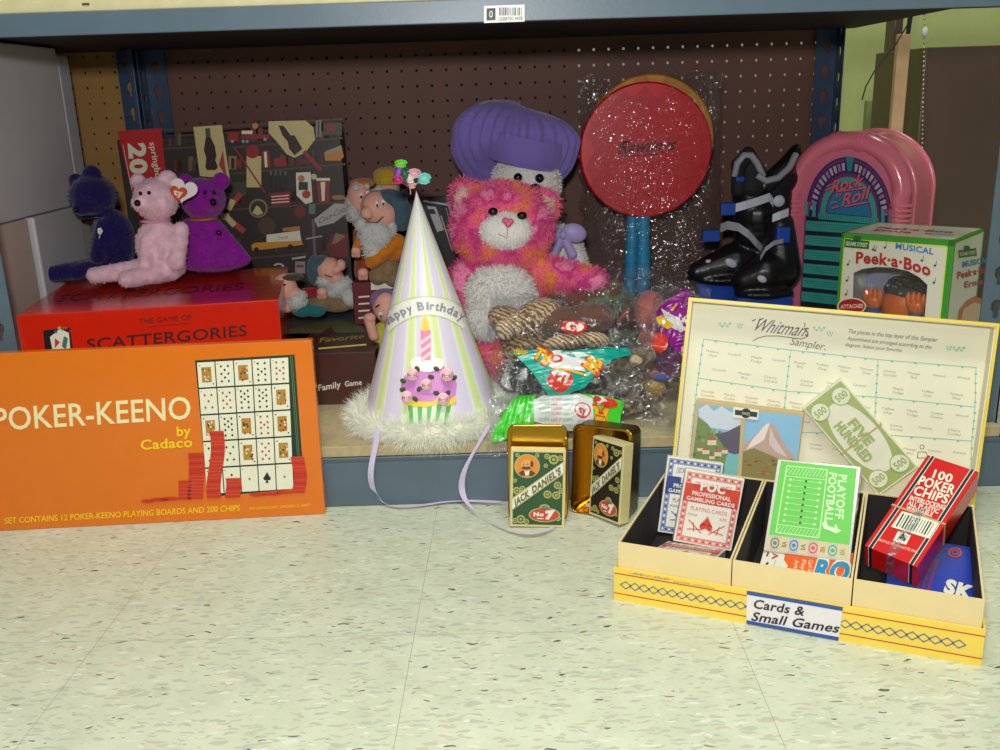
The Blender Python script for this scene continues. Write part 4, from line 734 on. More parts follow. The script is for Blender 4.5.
P.poly([(898, 531.5), (911, 535.5), (906, 545), (893, 541)], PC, 2); P.disc((900.5, 538.5), 2, BK, 3, n=8); P.disc((904, 539.5), 2, BK, 3, n=8); P.poly([(899, 538.5), (903.5, 532.5), (905.5, 540.5)], BK, 3)
P.text('HOYLE PRODUCTS INC.', (878, 541), (918, 554), (879, 538.5), PC)
ch = finish(g, 'poker_chip_box', pos, rot, 'red box of one hundred poker chips angled across the right tray section', 'chip box'); TB_ = film('clear_tape', gloss=.2, milky=.03)
g = MB(); g.box(-w/2-.0006, w/2+.0006, -.0009, d+.0006, h*.42, h*.42+.002, RB); g.build('rubber_band', ch); g = MB(); g.box(-.004, .004, -.0012, -.0009, -.0006, h*.5, TB_); g.box(-.004, .004, -.0012, d, -.0009, -.0004, TB_); g.build('tape_strip', ch)
# --- blue card game lying below
pos, rot = (.3975, .7885, .0272), (-86, .3, -24.6); w, h, d = .0775, .108, .02
BLB = ink((26, 58, 170), .3); g, mx = deck(pos, rot, w, h, d, '', m=BLB); P = Panel(g, mx, (0, 0, 0), (1, 0, 0), (0, 0, 1), (0, -1, 0))
P.text('SK', (943, 592), (972, 601), (947, 579), PC, bold=.06, lay=3)
for k in range(3): P.line([(938-k*5, 560), (925-k*6, 600)], 1.6, RED, 2)
P.disc((955, 553), 7, ink((200, 90, 60)), 2, ry=5, inner=.7); P.disc((955, 553), 3.5, ink((200, 90, 60)), 3, ry=2.5, inner=.6)
finish(g, 'blue_card_game', pos, rot, 'blue card game box lying under the red poker chip box', 'card game')
# ================================================================ gold card tin and its two decks
GOLDM = mat('gold_tin', (196, 150, 48), .22, 1.0, var=.05, scale=12); GOLDD = mat('dark_lacquer_tin', (70, 56, 30), .3, .6, var=.25, scale=70)
def rrect(w, h, r, n=5):
    P_ = []
    for cx, cz, a0 in ((w/2-r, h-r, 0), (-w/2+r, h-r, 90), (-w/2+r, r, 180), (w/2-r, r, 270)):
        for i in range(n+1): a = math.radians(a0+90*i/n); P_.append((cx+r*math.cos(a), cz+r*math.sin(a)))
    return P_
def tinpart(parent, name, pos, rot, w, h, d, outer, inner):
    g = MB(); o_ = rrect(w, h, .008); i_ = [(x*(1-.0036*2/w), .0018+(z)*(1-.0036/h)) for x, z in rrect(w, h, .008)]
    g.prism([o_, i_], d, inner, XZ, outer)
    g.prism([rrect(w-.001, h-.001, .008)], .0008, outer, Matrix.Translation((0, d-.0009, .0005)) @ XZ)
    ii = [(x*.999, z) for x, z in i_]; k = len(ii); vs = [Vector((x, .0002, z)) for x, z in ii]+[Vector((x, d-.001, z)) for x, z in ii]; g.add(vs, [[i, (i+1) % k, k+(i+1) % k, k+i] for i in range(k)], inner, True)
    g.prism([i_], .0004, inner, Matrix.Translation((0, d-.0016, 0)) @ XZ)
    g.tube([(x*1.0, .0006, z) for x, z in o_], .0011, GOLDM, 6, closed=True)
    o = g.build(name, parent); place(o, pos, rot); return o
tn = empty('card_tin', (.08, 1.05, 0), (0, 0, 0), 'open gold metal card tin with dark lacquered outside, standing hinged open on the floor', 'tin')
o = tinpart(tn, 'lid', (.0405-.08, 1.0415-1.05, .0012), (-8.0, 0.5, -3), .070, .1145, .011, GOLDM, GOLDM)
o = tinpart(tn, 'base', (.1145-.08, 1.0435-1.05, .0012), (-7, -.5, -27), .0735, .110, .034, GOLDD, GOLDM)
g = MB(); a = Vector((-.0035, -.009, .02)); g.cyl(a, a+Vector((0, .011, .08)), .0015, .0015, GOLDM, 8); g.build('hinge', tn)
def jd(pos, rot, w, h, d, G1, name, label, px=True, q=None):
    CRM2 = ink((206, 196, 140)); g, mx = deck(pos, rot, w, h, d, '', m=CRM2); P = Panel(g, mx, (-w/2, 0, 0), (1, 0, 0), (0, 0, 1), (0, -1, 0), metric=True)
    s = w/.0628; P.rect(.003*s, .003, w-.003*s, h-.003, G1, 1)
    def X(x): return x*w
    def Z(z): return z*h
    FL = ink((170, 168, 96))
    P.disc((X(.30), Z(.79)), w*.235, FL, 2, ry=h*.155); P.disc((X(.30), Z(.79)), w*.205, ink((222, 132, 34)), 3, ry=h*.137)
    # moustached gentleman in the oval
    SKN = ink((214, 160, 96)); DK = ink((104, 52, 24))
    P.poly([(X(.14), Z(.70)), (X(.22), Z(.735)), (X(.38), Z(.735)), (X(.46), Z(.70)), (X(.40), Z(.665)), (X(.2), Z(.665))], DK, 4); P.poly([(X(.25), Z(.735)), (X(.35), Z(.735)), (X(.33), Z(.67)), (X(.27), Z(.67))], WHT, 5); P.disc((X(.29), Z(.80)), w*.095, SKN, 5, ry=h*.078); P.poly([(X(.19), Z(.765)), (X(.24), Z(.79)), (X(.29), Z(.782)), (X(.34), Z(.79)), (X(.38), Z(.762)), (X(.3), Z(.745)), (X(.24), Z(.748))], DK, 6); P.disc((X(.385), Z(.82)), w*.03, DK, 6, ry=h*.04)
    for dx in (-.045, .03): P.disc((X(.28+dx), Z(.815)), w*.012, DK, 6)
    P.poly([(X(.03), Z(.21)), (X(.03), Z(.375)), (X(.97), Z(.865)), (X(.97), Z(.70))], FL, 4); P.poly([(X(.04), Z(.225)), (X(.04), Z(.36)), (X(.96), Z(.85)), (X(.96), Z(.715))], WHT, 5)
    P.text("JACK", (X(.08), Z(.262)), (X(.36), Z(.41)), (X(.06), Z(.35)), ink((110, 104, 50)), lay=6, bold=.06); P.text("DANIEL'S", (X(.41), Z(.436)), (X(.92), Z(.708)), (X(.39), Z(.525)), ink((110, 104, 50)), lay=6, bold=.06)
    P.poly([(X(.42+.29*math.cos(t)), Z(.14+.085*math.sin(t))) if 1 else 0 for t in [i*.3142 for i in range(20)]], FL, 2) if 0 else None
    P.disc((X(.63), Z(.165)), w*.29, FL, 4, ry=h*.098); P.disc((X(.63), Z(.255)), w*.10, FL, 4, ry=h*.05); P.disc((X(.63), Z(.165)), w*.265, ink((196, 66, 52)), 5, ry=h*.083); P.disc((X(.63), Z(.258)), w*.06, ink((120, 120, 110)), 5, ry=h*.03)
    P.text('No', (X(.43), Z(.15)), (X(.62), Z(.15)), (X(.43), Z(.20)), WHT, lay=7, bold=.06); P.text('7', (X(.64), Z(.115)), (X(.82), Z(.135)), (X(.65), Z(.215)), WHT, lay=7, bold=.09); P.line([(X(.5), Z(.118)), (X(.61), Z(.118))], h*.012, WHT, 7)
    for cx, cz, r in ((.78, .88, .09), (.66, .92, .05), (.9, .9, .05), (.2, .10, .08), (.1, .08, .05), (.3, .07, .05), (.12, .47, .07), (.22, .50, .05), (.86, .55, .07), (.93, .48, .05), (.68, .43, .075), (.84, .42, .075), (.88, .12, .05), (.12, .93, .04), (.48, .93, .04), (.08, .60, .04), (.64, .80, .04)):
        P.disc((X(cx), Z(cz)), w*r, FL, 2, inner=.6, n=14); P.disc((X(cx), Z(cz)), w*r*.35, FL, 2, n=8)
    return finish(g, name, pos, rot, label, 'playing cards')
jd((.0382, 1.0190, .0012), (-8.0, 2.0, -3), .0645, .0935, .0165, ink((38, 78, 40)), 'whiskey_card_deck', 'green whiskey-label card deck standing against the gold tin lid')
o = jd((.1185, 1.0295, .0035), (-6, -1.5, -50), .050, .0975, .0165, ink((34, 26, 20)), 'whiskey_card_deck', 'black whiskey-label card deck sitting inside the open gold tin')
# ================================================================ curved printing surfaces
def subdiv(tri, q, n):
    out = []
    def rec(a, b, c, k):
        if k == 0: out.append((a, b, c)); return
        ab = (a+b)/2; bc = (b+c)/2; ca = (c+a)/2
        for t in ((a, ab, ca), (ab, b, bc), (ca, bc, c), (ab, bc, ca)): rec(*t, k-1)
    for t in tri: rec(*[Vector(q[i]) for i in t], n)
    return out
class Curved(Panel):
    sub = 2
    def poly(s, pts, m, lay=1):
        q = [Vector(a) for a in pts]; tri = tessellate_polygon([[Vector((a[0], a[1], 0)) for a in q]]); T = subdiv(tri, q, s.sub); vs = []; fs = []
        for t in T: o = len(vs); vs += [s.W(s.p(a), lay) for a in t]; fs.append([o, o+1, o+2])
        s.mb.add(vs, fs, m, True)
class Cone(Curved):
    """points are traced onto a cone (base radius R, height Hc, at object origin)"""
    def __init__(s, mb, mx, R, Hc): s.mb = mb; s.mx = mx; s.inv = mx.inverted(); s.R = R; s.Hc = Hc; s.lay = .0004; s.metric = False
    def p(s, a): return Vector(a)
    def W(s, a, lay):
        e = s.inv @ EYE; d = s.inv.to_3x3() @ ray(a[0], a[1]); k = s.R/s.Hc; c0 = s.Hc-e.z
        A = d.x*d.x+d.y*d.y-k*k*d.z*d.z; B = 2*(e.x*d.x+e.y*d.y)+2*k*k*c0*d.z; C = e.x*e.x+e.y*e.y-k*k*c0*c0
        D = B*B-4*A*C
        if D < 0 and a[0] != 427: return s.W(Vector((a[0]+(427-a[0])*.04, a[1])), lay)
        t = (-B-math.sqrt(max(D, 0)))/(2*A); q = e+d*t; r = Vector((q.x, q.y, 0)).normalized()
        return q+(r*s.Hc+Vector((0, 0, s.R))).normalized()*lay*s.lay
    def text(s, st, p0, p1, p2, m, lay=2, bold=0.0, shear=0, arc=0):
        vs, fs = textmesh(st, bold); a = Vector(p0); ex = Vector(p1)-a; ey = Vector(p2)-a
        s.mb.add([s.W(a+ex*x+ey*y, lay) for x, y in vs], fs, m)
# ================================================================ party hat
HR, HH = .0945, .299; HP = PY(433, 418, 1.198); HP = Vector((HP.x, 1.198, .082)); mx = mxof(HP, (0, -1.1, 0))
hat = empty('party_hat', HP, (0, -1.1, 0), 'striped birthday party hat with white feather trim, standing on the shelf deck', 'party hat')
def hat_mat():
    m = mat('hat_stripes', (225, 215, 232), .35, var=.01); nt = m.node_tree; N = nt.nodes.new; L = nt.links.new; b = nt.nodes['Principled BSDF']
    tc = N('ShaderNodeTexCoord'); s = N('ShaderNodeSeparateXYZ'); L(tc.outputs['Object'], s.inputs[0]); a = N('ShaderNodeMath'); a.operation = 'ARCTAN2'; L(s.outputs[0], a.inputs[0]); ng = N('ShaderNodeMath'); ng.operation = 'MULTIPLY'; ng.inputs[1].default_value = -1; L(s.outputs[1], ng.inputs[0]); L(ng.outputs[0], a.inputs[1])
    k = N('ShaderNodeMath'); k.operation = 'MULTIPLY_ADD'; L(a.outputs[0], k.inputs[0]); k.inputs[1].default_value = 11/(2*math.pi); k.inputs[2].default_value = 20.0
    f = N('ShaderNodeMath'); f.operation = 'FRACT'; L(k.outputs[0], f.inputs[0]); r = N('ShaderNodeValToRGB'); L(f.outputs[0], r.inputs['Fac'])
    E = r.color_ramp.elements; E[0].position = 0; E[0].color = lin((222, 212, 232)); E[1].position = 1; E[1].color = lin((222, 212, 232))
    for p_, c_ in ((.22, (222, 213, 230)), (.32, (236, 234, 236)), (.38, (222, 234, 170)), (.5, (216, 232, 150)), (.62, (222, 234, 172)), (.68, (236, 234, 236)), (.78, (222, 213, 230))): e = E.new(p_); e.color = lin(c_)
    L(r.outputs[0], b.inputs['Base Color']); return m
g = MB(); n = 72; hm = hat_mat(); vs = []
for j in range(13):
    t = j/12; r = HR*(1-t)+.0002*t
    for i in range(n): a = 2*math.pi*i/n; vs.append((r*math.cos(a), r*math.sin(a), HH*t))
g.add(vs, [[j*n+i, j*n+(i+1) % n, (j+1)*n+(i+1) % n, (j+1)*n+i] for j in range(12) for i in range(n)], hm, True); g.build('cone', hat)
g = MB(); P = Cone(g, mx, HR, HH); BW_ = ink((240, 238, 226)); BT = ink((150, 146, 160)); cx, cy = 427.5, 363
def ap(r, a): a = math.radians(a); return (cx+r*math.sin(a), cy-r*math.cos(a)*.98)
for k in range(20):
    a = -50+k*4.75; P.poly([ap(49, a), ap(68, a), ap(68, a+4.75), ap(49, a+4.75)], BW_, 1); P.poly([ap(67.3, a), ap(68.3, a), ap(68.3, a+4.75), ap(67.3, a+4.75)], ink((206, 214, 150)), 2); P.poly([ap(48.6, a), ap(49.6, a), ap(49.6, a+4.75), ap(48.6, a+4.75)], ink((206, 214, 150)), 2)
wd = {'H': 8.4, 'a': 6, 'p': 6.4, 'y': 6.2, ' ': 3.6, 'B': 8, 'i': 3.4, 'r': 5, 't': 4.6, 'h': 6.6, 'd': 6.6}; a = -49.5; tot = sum(wd[c] for c in 'Happy Birthday'); sc_ = 89/tot
for c in 'Happy Birthday':
    w_ = wd[c]*sc_
    if c != ' ': P.text(c, ap(54.5, a), ap(54.5, a+w_*.84), ap(63, a), BT, lay=3, bold=.03)
    a += w_
g.build('banner', hat)
g = MB(); P = Cone(g, mx, HR, HH); FR = ink((206, 134, 200)); CY = ink((244, 208, 60)); CGd = ink((96, 180, 96)); CGl = ink((222, 236, 200)); PKC = ink((240, 120, 150)); PKL = ink((252, 196, 210)); SWH = ink((246, 246, 240))
P.poly([(406, 403), (454, 400), (449, 424), (411, 425)], CGl, 3)
for k in range(5): P.poly([(408+k*9.6, 404), (413+k*9.6, 403.5), (413.5+k*8.2, 424), (410.5+k*8.2, 424)], CGd, 4)
P.poly([(405, 399), (455, 396), (456, 402), (448, 406), (438, 404), (426, 407), (414, 406), (406, 405)], CY, 5)
P.poly([(402, 392), (402, 382), (408, 372), (418, 367), (430, 364), (442, 366), (451, 372), (456, 384), (455, 394), (450, 399), (440, 397), (432, 401), (420, 401), (408, 399)], FR, 6)
P.disc((418, 364), 7, SWH, 8, n=14); P.disc((428, 362), 8, SWH, 8, n=14, ry=7); P.disc((437, 364), 6, SWH, 8, n=14); P.disc((427, 367), 11, SWH, 8, n=14, ry=5)
P.poly([(421, 331), (430.5, 330.5), (430.5, 360), (422, 360)], PKC, 10)
for k in range(3): P.poly([(421.3, 341+k*8.5), (430.5, 334+k*8.5), (430.5, 338+k*8.5), (421.5, 345+k*8.5)], PKL, 11)
P.poly([(425, 313.5), (429, 322), (429.5, 329), (425, 331.5), (421, 329), (421.5, 322)], CY, 10); P.poly([(425, 318), (427, 324), (427, 329), (424, 329), (423.5, 324)], ink((240, 190, 40)), 11)
g.build('cupcake_picture', hat); RS = ink((248, 208, 214)); RS2 = ink((236, 170, 184)); LF = mat('leaf_felt', (74, 82, 40), .8, bump=.4)
for x, y, r in ((413.6, 374, 5.6), (445.7, 374.3, 6), (426.6, 384, 5), (408.4, 396.3, 5.4), (442.5, 398.5, 5.6)):
    g = MB(); q = P.W((x, y), 14); k = r*1.12/F*1.15
    g.ell(q, (k, k*.6, k), RS, None, 12)
    for t in range(5): g.tube([q+Vector((k*(.9-t*.17)*math.cos(a_/10*6.28+t), -.5*k-t*.0004, k*(.9-t*.17)*math.sin(a_/10*6.28+t))) for a_ in range(10)], k*.16, RS2 if t % 2 else RS, 5, closed=True)
    g.build('ribbon_rose', hat)
for x, y, an in ((404.5, 381, 30), (404, 389.5, -20), (418, 369, 60), (436, 369, 30), (431, 377, 20), (453, 378, -40), (420, 389, -40), (416, 399, 50), (436, 393, 10), (447, 393, 130)):
    g = MB(); q = P.W((x, y), 10); M = Matrix.Translation(q) @ Matrix.Rotation(math.radians(an), 4, 'Y'); g.ell((0, 0, 0), (.0042, .0012, .0030), LF, None, 10); g.v = [M @ v for v in g.v]; g.build('leaf', hat)
# feather trim
FT = mat('white_feather', (242, 242, 226), .9, var=.04, sheen=.3); g = MB(); n = 60
ring = [(HR*1.02*math.cos(2*math.pi*i/n), HR*1.02*math.sin(2*math.pi*i/n), .010+.003*math.sin(i*1.7)) for i in range(n)]; t_ = MB(); t_.tube(ring, .008, FT, 8, closed=True); g.v = list(t_.v); g.f = list(t_.f); g.m = list(t_.m); g.sm = list(t_.sm); g.mats = list(t_.mats)
tufts(g, t_.v, t_.f, 22000, .023, .00022, FT, grav=.12, jit=1.1); ft = g.build('feather_trim', hat); tag(ft, kind='stuff')
# ribbons
RBN = mat('satin_ribbon', (205, 192, 222), .3, var=.03, sheen=.4)
def strip(pts, w, m, name, parent, org):
    g = MB(); vs = []; th = Vector((0, 0, 0))
    for i, (p, wd_) in enumerate(pts): d = Vector(wd_).normalized()*w/2; vs += [Vector(p)-org-d, Vector(p)-org+d]
    g.add(vs, [[2*i, 2*i+1, 2*i+3, 2*i+2] for i in range(len(pts)-1)], m, True); o = g.build(name, parent); s_ = o.modifiers.new('s', 'SOLIDIFY'); s_.thickness = .0006; u = o.modifiers.new('u', 'SUBSURF'); u.levels = 2; u.render_levels = 2; return o
def K(x, y): return PY(x, y, 1.089)
def Gd(x, y, z=.003): return PZ(x, y, z)
strip([(K(378, 425), (1, 0, .1)), (K(377, 440), (1, 0, .15)), (K(371, 462), (1, 0, .3)), (K(369, 480), (1, -.2, 0)), (Gd(375, 497, .008), (1, -.9, .3)), (Gd(389, 507), (.3, -1, .2)), (Gd(412, 506), (0, -1, .1)), (Gd(438, 502.5), (-.1, -1, .15)), (Gd(455, 500), (0, -1, 0)), (Gd(480, 502), (.1, -1, 0)), (Gd(505, 503), (0, -1, 0))], .0085, RBN, 'ribbon_tie', hat, HP)
strip([(K(490, 425), (1, 0, .3)), (K(482, 440), (1, 0, .6)), (K(470, 458), (1, 0, .7)), (K(461, 476), (1, 0, .4)), (Gd(460, 494, .012), (1, -.4, .2)), (Gd(468, 508, .006), (1, -1, .1)), (Gd(486, 521), (.5, -1, 0)), (Gd(508, 531.5), (.3, -1, .1)), (Gd(528, 536), (0, -1, .2)), (Gd(546, 532), (-.3, -1, 0)), (Gd(556, 527), (-.6, -1, 0))], .0095, RBN, 'ribbon_tie', hat, HP)
# curled ribbon topper
Ap = PY(415, 191, 1.197)-HP
for (x, y), (rx, ry), c in (((406, 163), (6, 3.2), (104, 220, 50)), ((403.5, 172), (3.6, 7), (150, 80, 175)), ((403, 179), (5, 3.4), (205, 40, 120)), ((410, 174), (4.6, 7), (30, 100, 60)), ((419, 173), (6.5, 4), (236, 170, 190)), ((415, 178), (4, 4), (235, 225, 215)), ((429, 178.5), (6.5, 5), (130, 220, 205)), ((417, 185), (3.5, 2.5), (220, 170, 170))):
    g = MB(); q = PY(x, y, 1.197)-HP; k = 1.14/F*1.03; g.ell(q, (rx*k, 4*k, ry*k), ink(c), Matrix.Rotation(random.uniform(-.5, .5), 3, 'Y'), 12)
    for t in range(2): g.tube([q+Vector((rx*k*1.05*math.cos(a_*.7), -.002+t*.004, ry*k*1.05*math.sin(a_*.7))) for a_ in range(9)], .0011, ink(c), 5)
    g.tube([q, Ap+Vector((0, 0, .004)), Ap+Vector((0, 0, -.004))], .0007, ink(c), 5); g.build('topper_loop', hat)
# ================================================================ soft toys
BKE = mat('black_bead', (12, 12, 14), .15); 
def eyes(S, par, pts, r, dy, m=BKE, name='eye'):
    for x, y in pts: g = MB(); S.e(x, y, r, r, r, dy, 0, g, m, 12); g.build(name, par)
def heart(S, par, c, r, tilt, dy, m, name, text=None, tm=None, lay2=None):
    pts = []
    for i in range(32):
        t = 2*math.pi*i/32; x = 16*math.sin(t)**3; y = 13*math.cos(t)-5*math.cos(2*t)-2*math.cos(3*t)-math.cos(4*t); pts.append((x/16*r*S.k, y/16*r*S.k))
    o = S.P(*c, dy); M = Matrix.Translation(o) @ Matrix.Rotation(math.radians(tilt), 4, 'Y') @ Matrix(((1, 0, 0), (0, 0, -1), (0, 1, 0))).to_4x4()
    g = MB(); g.prism([pts], .0008, m, M)
    if text:
        P = Panel(g, Matrix(), M @ Vector((0, 0, .0008)), (M.to_3x3() @ Vector((1, 0, 0))), (M.to_3x3() @ Vector((0, 1, 0))), (M.to_3x3() @ Vector((0, 0, 1))), metric=True)
        P.textc(text, (0, r*S.k*.08), r*S.k*1.1, r*S.k*.7, tm, lay=2, bold=.06)
    return g.build(name, par)
def seated(name, base, Y, label, m, head, hr, ears, snout, body, limbs, zt=.2412, extra=(), voxel=1.5):
    r0 = PY(*base, Y); root = Vector((r0.x, Y, zt)); e = empty(name, root, (0, 0, 0), label, 'stuffed bear'); S = Soft(root, Y)
    S.e(*head, hr[0], hr[1], hr[0], 0)
    for x, y, r, *dy in ears: S.e(x, y, r, r, r*.55, dy[0] if dy else .0)
    S.e(*snout[:2], snout[2], snout[2]*.85, snout[2], -hr[0]*S.k*.62)
    for b in body: S.e(*b)
    for l in limbs: S.c(*l)
    S.skin('body', m, e, voxel, sm=3, fur=2500, flen=1.6, fwid=.35); return e, S
PB_ = plush('pale_pink', (232, 190, 204)); NB_ = plush('navy', (28, 20, 78)); UB_ = plush('violet', (140, 26, 150))
e, S = seated('plush_bear', (150, 284), 1.375, 'pale pink seated plush bear with a white heart tag on its ear', PB_, (156, 199), (21.5, 20.5), [(138, 181, 7.5), (168, 180, 9.5)], (141, 203, 9), [(160, 246, 23, 27, 20), (163, 268, 22, 13, 20)], [((181, 230, 0), 8, (176, 262, -.02), 9), ((148, 240, -.02), 7, (146, 262, -.03), 7), ((170, 270, -.01), 11, (127, 279, -.055), 8.5), ((142, 269, -.01), 10, (95, 275.5, -.035), 8)])
eyes(S, e, [(140.5, 193.5), (149, 192.8)], 1.9, -.030); eyes(S, e, [(137.5, 203)], 3.2, -.033, name='nose')
g = MB(); S.e(156, 220.5, 15, 2.2, 15, 0, 0, g, mat('ribbon_pink', (214, 160, 180), .4)); g.build('neck_ribbon', e)
heart(S, e, (184, 190), 12.5, 18, -.016, ink((232, 226, 226)), 'heart_tag'); heart(S, e, (178.5, 193), 8.2, 12, -.0185, ink((196, 70, 40)), 'tag_front', 'ty', ink((240, 220, 190)))
e, S = seated('plush_bear', (100, 282), 1.42, 'dark blue seated plush bear with a small white flower on its chest', NB_, (93, 196), (22, 20), [(76, 181, 7.5), (92, 175, 9.5)], (82, 208, 9), [(114, 240, 21, 30, 20), (112, 264, 22, 14, 20)], [((104, 226, -.02), 8, (98, 256, -.03), 8), ((108, 266, 0), 11, (53, 274, -.04), 8), ((120, 262, -.01), 10, (76, 272, -.03), 8)])
eyes(S, e, [(77, 200)], 1.6, -.028); eyes(S, e, [(76, 210)], 2.4, -.036, name='nose')
g = MB(); 
for k in range(5): S.e(100+1.6*math.cos(k*1.256), 231+2*math.sin(k*1.256), 1.2, 1.6, 1, -.035, 0, g, ink((230, 228, 220)), 8)
S.c((100, 234, -.035), .6, (99, 239, -.035), .6, g, ink((160, 190, 160))); g.build('embroidered_flower', e)
g = MB(); S.e(97, 216, 16, 2.5, 16, 0, 0, g, mat('ribbon_navy', (24, 18, 70), .4)); g.build('neck_ribbon', e)
e, S = seated('plush_bear', (215, 276), 1.44, 'purple plush bear in a flared skirt, seated beside the pale pink one', UB_, (203, 199), (21.5, 20.5), [(186, 181, 7), (221, 181, 8.5)], (211, 203, 9), [(203, 236, 20, 20, 18), (206, 252, 28, 16, 22), (214, 261, 36, 10, 26)], [((188, 226, -.01), 7, (184, 250, -.02), 7), ((215, 228, 0), 9, (246, 259, -.01), 5)])
eyes(S, e, [(205, 192.5), (214, 192)], 1.9, -.031); eyes(S, e, [(213, 202)], 3.2, -.042, name='nose'); eyes(S, e, [(219, 232.6)], 2.6, -.025, name='button')
g = MB(); S.e(203, 218.5, 15, 2.4, 15, -.002, 0, g, mat('ribbon_gold', (176, 110, 60), .35)); g.build('neck_ribbon', e)
# --- generic bearded gnome dolls
SK = mat('doll_skin', (226, 168, 148), .7, var=.05, bump=.15); BD = plush('beard', (200, 200, 196), .08); WHE = ink((232, 232, 226))
def gnome(label, Y, base, zt, face, nose, eye_l, caps, beards, bodies, hands, capm, bodm, beardm=None, extra=()):
    r0 = PY(*base, Y); root = Vector((r0.x, Y, zt)); e = empty('gnome_doll', root, (0, 0, 0), label, 'doll'); S = Soft(root, Y)
    for f in face: S.e(*f)
    for n_ in nose: S.e(*n_)
    S.skin('head', SK, e, 1.1, sm=3)
    for f in caps: S.e(*f)
    S.skin('cap', capm, e, 1.2, sm=3)
    if beards:
        for f in beards: S.e(*f)
        S.skin('beard', beardm or BD, e, 1.2, fur=900, flen=3, fwid=.4, sm=3)
    for b in bodies: (S.c if isinstance(b[0], tuple) else S.e)(*b)
    S.skin('tunic', bodm, e, 1.3, sm=3)
    for h_ in hands:
        S.e(*h_[:2], h_[2], h_[2]*.9, h_[2]*.8, h_[3])
        for k in range(3): S.e(h_[0]-h_[2]*.6+k*h_[2]*.6, h_[1]+h_[2]*.8, h_[2]*.35, h_[2]*.6, h_[2]*.4, h_[3])
        S.skin('hand', SK, e, 1.0, sm=2)
    for x, y, dy in eye_l:
        g = MB(); S.e(x, y, 2.1, 3.4, 1.2, dy, 0, g, WHE, 10); S.e(x+.2, y+1, 1.1, 1.6, .8, dy-.0018, 0, g, BKE, 8); g.build('eye', e)
    return e, S
SLATE = plush('slate', (70, 96, 108)); ORG = plush('orange_cloth', (206, 122, 26)); TANP = plush('tan_cloth', (140, 118, 84)); TEALP = plush('teal_cloth', (30, 110, 110)); YELP = plush('mustard', (206, 170, 50)); BRN = plush('rust_cloth', (160, 82, 34)); LVP = plush('mauve', (130, 104, 150)); YLP = plush('lime_yellow', (190, 190, 60)); BRC = plush('brown_cap', (84, 64, 44))
e, S = gnome('long-bearded gnome doll with slate cap and orange shirt, foremost of the upright dolls', 1.455, (380, 287), .2245, [(377, 208, 16, 17, 15), (386, 214, 12, 14, 13)], [(367, 213, 6.5, 6.2, 6, -.020)], [(377, 204.5, -.026), (383, 203, -.025)], [(401, 214, 11, 17, 12, .004), (388, 198, 16, 9, 14, .006), (396, 202, 12, 12, 12, .006)], [(375, 236, 16, 14, 9, -.016), (372, 249, 9, 13, 7, -.018), (362, 226, 6, 9, 7, -.008), (391, 228, 6, 10, 6, -.006)], [(390, 248, 20, 15, 14, .004), ((398, 242, -.005), 8, (372, 262, -.022), 7), ((362, 238, 0), 6, (357, 248, -.01), 5)], [(363, 273, 5.5, -.026), (356, 251, 5, -.014)], SLATE, ORG)
S.e(386, 270, 15, 14, 14, 0); S.e(378, 276, 9, 9, 12, -.014); S.e(394, 278, 10, 9, 12, -.012); S.skin('trousers', TANP, e, 1.3)
g = MB(); S.c((366, 222, -.021), .7, (377, 222.5, -.023), .7, g, ink((120, 70, 60))); S.c((377, 222.5, -.023), .7, (383, 217, -.022), .7, g, ink((120, 70, 60))); g.build('mouth', e)
e, S = gnome('bald gnome doll with bushy white brows, behind the long-bearded one', 1.515, (362, 280), .1565, [(360, 197, 12.5, 17, 12), (362, 206, 11, 10, 11)], [(366, 205, 4.5, 4, 5, -.020)], [(361, 196, -.0215), (368, 194, -.0205)], [(363, 183, 13, 5, 11, .006)], [(354, 213, 7, 9, 7, -.010), (350, 203, 3, 8, 5, -.004)], [(366, 240, 13, 20, 13, .006), (368, 270, 14, 26, 14, .010), (368, 300, 14, 22, 14, .010)], [], plush('sandy_cap', (190, 120, 60)), BRN)
g = MB(); S.e(356, 188, 3, 3, 2, -.019, 0, g, BD); S.e(367, 186.5, 2.6, 3, 2, -.017, 0, g, BD); g.build('eyebrow', e)
e, S = gnome('gnome doll with a mustard yellow hat, hindmost at the pegboard', 1.585, (390, 280), .082, [(388, 189, 12, 12, 12), (391, 194, 10, 10, 10)], [(396, 201, 6, 5.5, 6, -.018)], [(384, 192.5, -.020)], [(387, 175, 14, 8, 14, .002), (389, 182, 18, 3.5, 16, .002)], [(379, 193, 6, 9, 7, -.010)], [(394, 225, 15, 22, 13, .006), (394, 270, 17, 36, 14, .008), (394, 315, 17, 36, 14, .008)], [], YELP, BRC)
e, S = gnome('slate-capped gnome doll lying on its back with its pale beard up', 1.492, (335, 314), .1565, [(329, 270, 13, 13, 12), (334, 277, 10, 8, 10)], [(341, 265, 5, 6, 5, -.012), (336, 270, 5, 4, 4, -.014)], [], [(315, 271, 8, 16, 12, .004), (322, 262, 9, 7, 11, .004)], [(339, 288, 15, 8, 9, -.006, 32), (350, 298, 9, 9, 8, -.006, 40), (324, 281, 8, 6, 8, -.006)], [(326, 302, 24, 9, 16, .0), (338, 305, 16, 7, 14, 0)], [(322, 292, 5.5, -.020)], SLATE, TANP)
g = MB(); S.c((305, 293, -.010), 5, (317, 292, -.016), 4.6, g, plush('red_sleeve', (170, 26, 44))); g.build('sleeve', e); g = MB(); S.c((325, 275, -.02), .6, (332, 277, -.02), .6, g, ink((120, 70, 60))); g.build('mouth', e)
